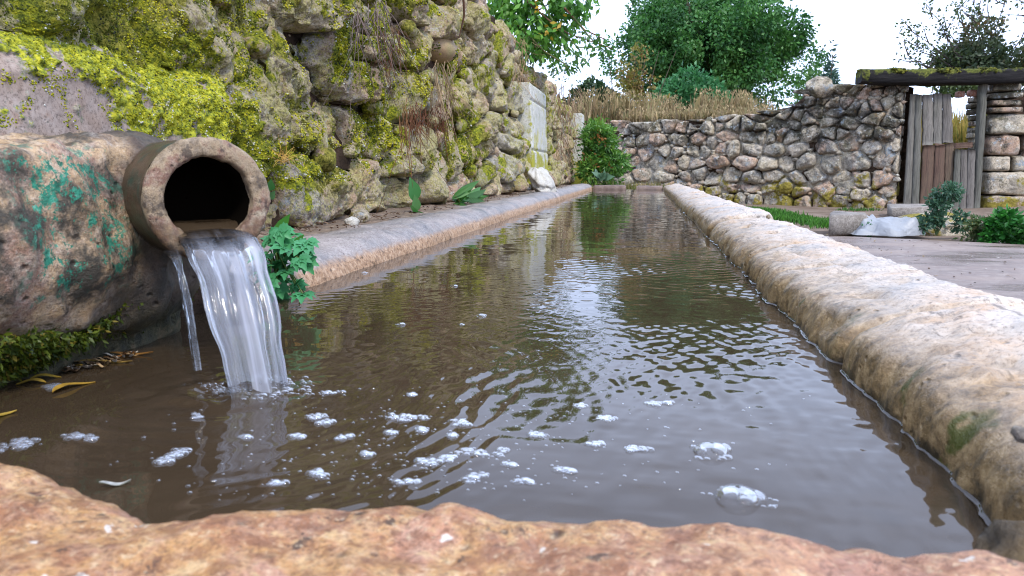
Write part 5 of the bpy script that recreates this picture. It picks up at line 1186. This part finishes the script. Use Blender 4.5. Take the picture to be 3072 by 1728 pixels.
board('cross_rail', WOODB, [(618, 636), (778, 630), (618, 684), (780, 676)], 10.12, .035, 12); board('post', WOODG, [(848, 150), (908, 148), (783, 1192), (842, 1190)], 10.10, .10, 13); board('sill_board', BEAM, [(318, 1148), (602, 1140), (312, 1212), (600, 1208)], 10.14, .04, 14)
LB = thing('lintel_beam', (3.5, 10.15, 1.27), 'dark mossy timber beam laid across the top of the gate', 'beam')
a = ony(2166, 175, 10.05); b_ = ony(2580, 174, 10.05); n = 40; t = np.linspace(0, 1, n); ring = []
zt = a[2] * (1 - t) + b_[2] * t; zb = np.interp(t, [0, .3, 1], [ony(2166, 208, 10.05)[2], ony(2290, 213, 10.05)[2], ony(2580, 208, 10.05)[2]]); X_ = a[0] * (1 - t) + b_[0] * t
prof = [(0, .1), (0, .5), (0, .9), (.03, 1), (.15, 1.03), (.27, 1), (.3, .9), (.3, .1), (.27, 0), (.03, 0)]
V = np.stack([np.stack([X_, 9.98 + dy + 0 * t, zb + (zt - zb) * k], 1) for dy, k in prof], 1); V = V.reshape(-1, 3); V += .008 * np.stack([V[:, 0] * 0, fbm(V * [.3, 1, 1], .08, 3, 4), fbm(V * [.5, 1, 1], .09, 3, 6)], 1)
k = len(V); V = np.concatenate([V, [V[:10].mean(0), V[-10:].mean(0)]]); i = np.arange(10); T = np.concatenate([np.stack([i, (i + 1) % 10, i * 0 + k], 1), np.stack([(i + 1) % 10 + k - 10, i + k - 10, i * 0 + k + 1], 1)])
obj('timber', V, grid_quads(n, 10, True), T, BEAM, LB)
n = 2600; tt = rg_.beta(.8, 1.6, n); x = a[0] + (b_[0] - a[0]) * tt; y = rg_.uniform(9.98, 10.2, n); ok = fbm(np.stack([x, y, x * 0], 1), .2, 3, 3) > -.05 + .5 * (tt > .55) - .5 * (tt > .88); x, y = x[ok], y[ok]; n = len(x)
C = np.stack([x, y, np.interp(x, X_, zt) + .004 - rg_.random(n) * .05 * (y < 10.01)], 1); C[:, 1] -= .012 * (y < 10.01)
V, T, cc = clumps(C, rg_.uniform(.008, .022, n), np.array([(.10, .11, .02), (.19, .19, .035), (.05, .055, .015)])[rg_.integers(0, 3, n)], rg_, .8); tag(MB().add(V, None, T, cc).build('moss', MOSS, LB), kind='stuff')
# dark stack of thin stones in the broken side of the gate, and two bricks under the beam
for k in range(9):
    q0, q1 = ony(*cz_(752 + rg_.normal(0, 6), 255 + k * 50 + 46), 10.45), ony(*cz_(850, 255 + k * 50), 10.45); c = (q0 + q1) / 2; V, Q = box(c, (abs(q1[0] - q0[0]), .2, abs(q1[2] - q0[2]) - .006), jit=.006, rng=rg_); obj('stone', V, Q, None, BACK, PR)
BRICK = simple_stone('old_red_brick', [(.3, (.20, .07, .045)), (.6, (.34, .13, .08)), (.8, (.30, .16, .11))], 10, wet=.85)
for (x0, x1, y0, y1, lab) in [(636, 700, 208, 258, 'short dark red brick wedged under the timber beam'), (735, 842, 196, 250, 'longer orange red brick wedged under the timber beam by the post')]:
    q0, q1 = ony(*cz_(x0, y1), 10.3), ony(*cz_(x1, y0), 10.3); V, Q = box((0, 0, 0), (q1[0] - q0[0], .11, q1[2] - q0[2])); V = V + (q0 + q1) / 2; tag(obj('brick', V, Q, None, BRICK), lab, 'brick')

# ================================================================== THINGS ABOUT THE TROUGH AND YARD
c = onx(1365, 462, -.70); P, Q = blob((0, 0, 0), (.075, .16, .115), 13, .38, .9, 60, 34); P[:, 0] += -.35 * P[:, 2]; P[:, 1] += .3 * P[:, 2]; P[:, 2] = np.where(P[:, 2] < -.02, P[:, 2] * .8, P[:, 2])
tag(obj('white_stone', P + c + np.array([0, 0, .0]), Q, None, WHITE), 'rounded white stone leaning on the left rim below the pale slab', 'stone')
for (px, py, r, lab, m) in [(1462, 448, .035, 'small pale pebble on the ledge near the far end of the wall', WHITE), (1185, 497, .045, 'pinkish stone lying on the ledge below mid wall', LRIM), (905, 545, .03, 'dark pebble on the ledge in front of the hollow under the wall', BACK), (885, 560, .022, 'pale pebble on the ledge nearest the plant', WHITE)]:
    c = onz(px, py, .06); tag(obj('pebble', *blob(c, (r, r * 1.3, r * .75), int(px), .25, .8, 24, 14), None, m), lab, 'pebble')
c = ony(1312, 118, 5.6); tag(obj('fallen_leaf', *blob(onx(1295, 104, -.93), (.004, .035, .012), 3, .2, .8, 14, 8), None, TERRA), 'round orange leaf caught on the dark top stone', 'leaf')
for (px, py, lab) in [(2573, 1092, 'small dark pebble on the right rim at the picture edge'), (1933, 545, 'dark crumb standing on the right rim far along')]:
    v_ = onz(px, py, .074); tag(obj('pebble', *blob(v_, (.005, .006, .0035) if py > 800 else (.006, .007, .006), int(py), .3, .8, 16, 10), None, BACK), lab, 'pebble')
b = MB()
for _ in range(420):
    yv = rs.uniform(1.6, 6.2); xv = rs.uniform(.45, 4.5)
    if yv > yard_edge(xv) - .03: continue
    V, Q, g = blade(rs.uniform(.006, .03), rs.uniform(.002, .006), .003, 1, 0, 0, 5); a = rs.uniform(0, 6.2); R_ = np.array([[np.cos(a), -np.sin(a), 0], [np.sin(a), np.cos(a), 0], [0, 0, 1]])
    b.add(V @ R_.T + np.array([xv, yv, -.257]), Q, None, np.array([(.10, .06, .03), (.28, .2, .1), (.45, .42, .38), (.07, .06, .05)][rs.integers(0, 4)]))
tag(b.build('yard_litter', FLAT), 'small dry leaf bits and grit scattered over the wet yard', 'litter', kind='stuff')
# plastic sheet
c = onz(2237, 592, -.26); u = np.linspace(0, 2 * np.pi, 56, endpoint=False); t = np.linspace(0, 1, 22)
U_, T_ = np.meshgrid(u, t); d2 = np.stack([np.cos(U_), np.sin(U_), 0 * U_], -1).reshape(-1, 3); tv = T_.ravel()
rr_n = 1 + .22 * fbm(d2 * 2, .8, 3, 4); P = np.stack([d2[:, 0] * tv * .30 * rr_n, d2[:, 1] * tv * .26 * rr_n, .125 * (1 - tv ** 2.2)], 1)
rid = np.abs(fbm(P * [1, 1, .3], .16, 3, 8)) + .5 * np.abs(fbm(P * [1, 1, .3], .07, 2, 18)); P[:, 2] += .07 * (rid - .4) * (tv < .97) * (.4 + tv); P[:, 2] = np.maximum(P[:, 2], .003)
tag(obj('plastic_sheet', P + c + [0, .15, 0], grid_quads(22, 56, True), None, PLASTIC, smooth=False), 'crumpled white plastic sheet lying on the yard edge by the curb', 'plastic sheet')
for (px0, px1, py0, py1, dep, lab) in [(2085, 2180, 548, 592, .5, 'low concrete curb block left of the plastic sheet'), (2255, 2400, 533, 552, .8, 'flat grey stone slab lying in front of the gate')]:
    p0 = onz(px0, py1, -.27); p1 = onz(px1, py1, -.27); hgt = .15 if px0 < 2100 else .12
    V, Q = box((0, 0, 0), (abs(p1[0] - p0[0]), dep, hgt), jit=.004, rng=rg_); V[:, 0] += V[:, 1] * .25; V += (p0 + p1) / 2 + np.array([.06, dep / 2, hgt / 2])
    V[:, 2] += .01 * fbm(V, .2, 2, 3); tag(obj('curb_block' if px0 < 2100 else 'stone_slab', V, Q, None, CURB), lab, 'curb' if px0 < 2100 else 'slab')
P, Q = blob(onz(2400, 585, -.26) + [0, .25, .02], (.32, .3, .11), 21, .3, .7, 40, 20); tag(obj('boulder', P, Q, None, BACK), 'broad grey boulder behind the tall weed', 'boulder')
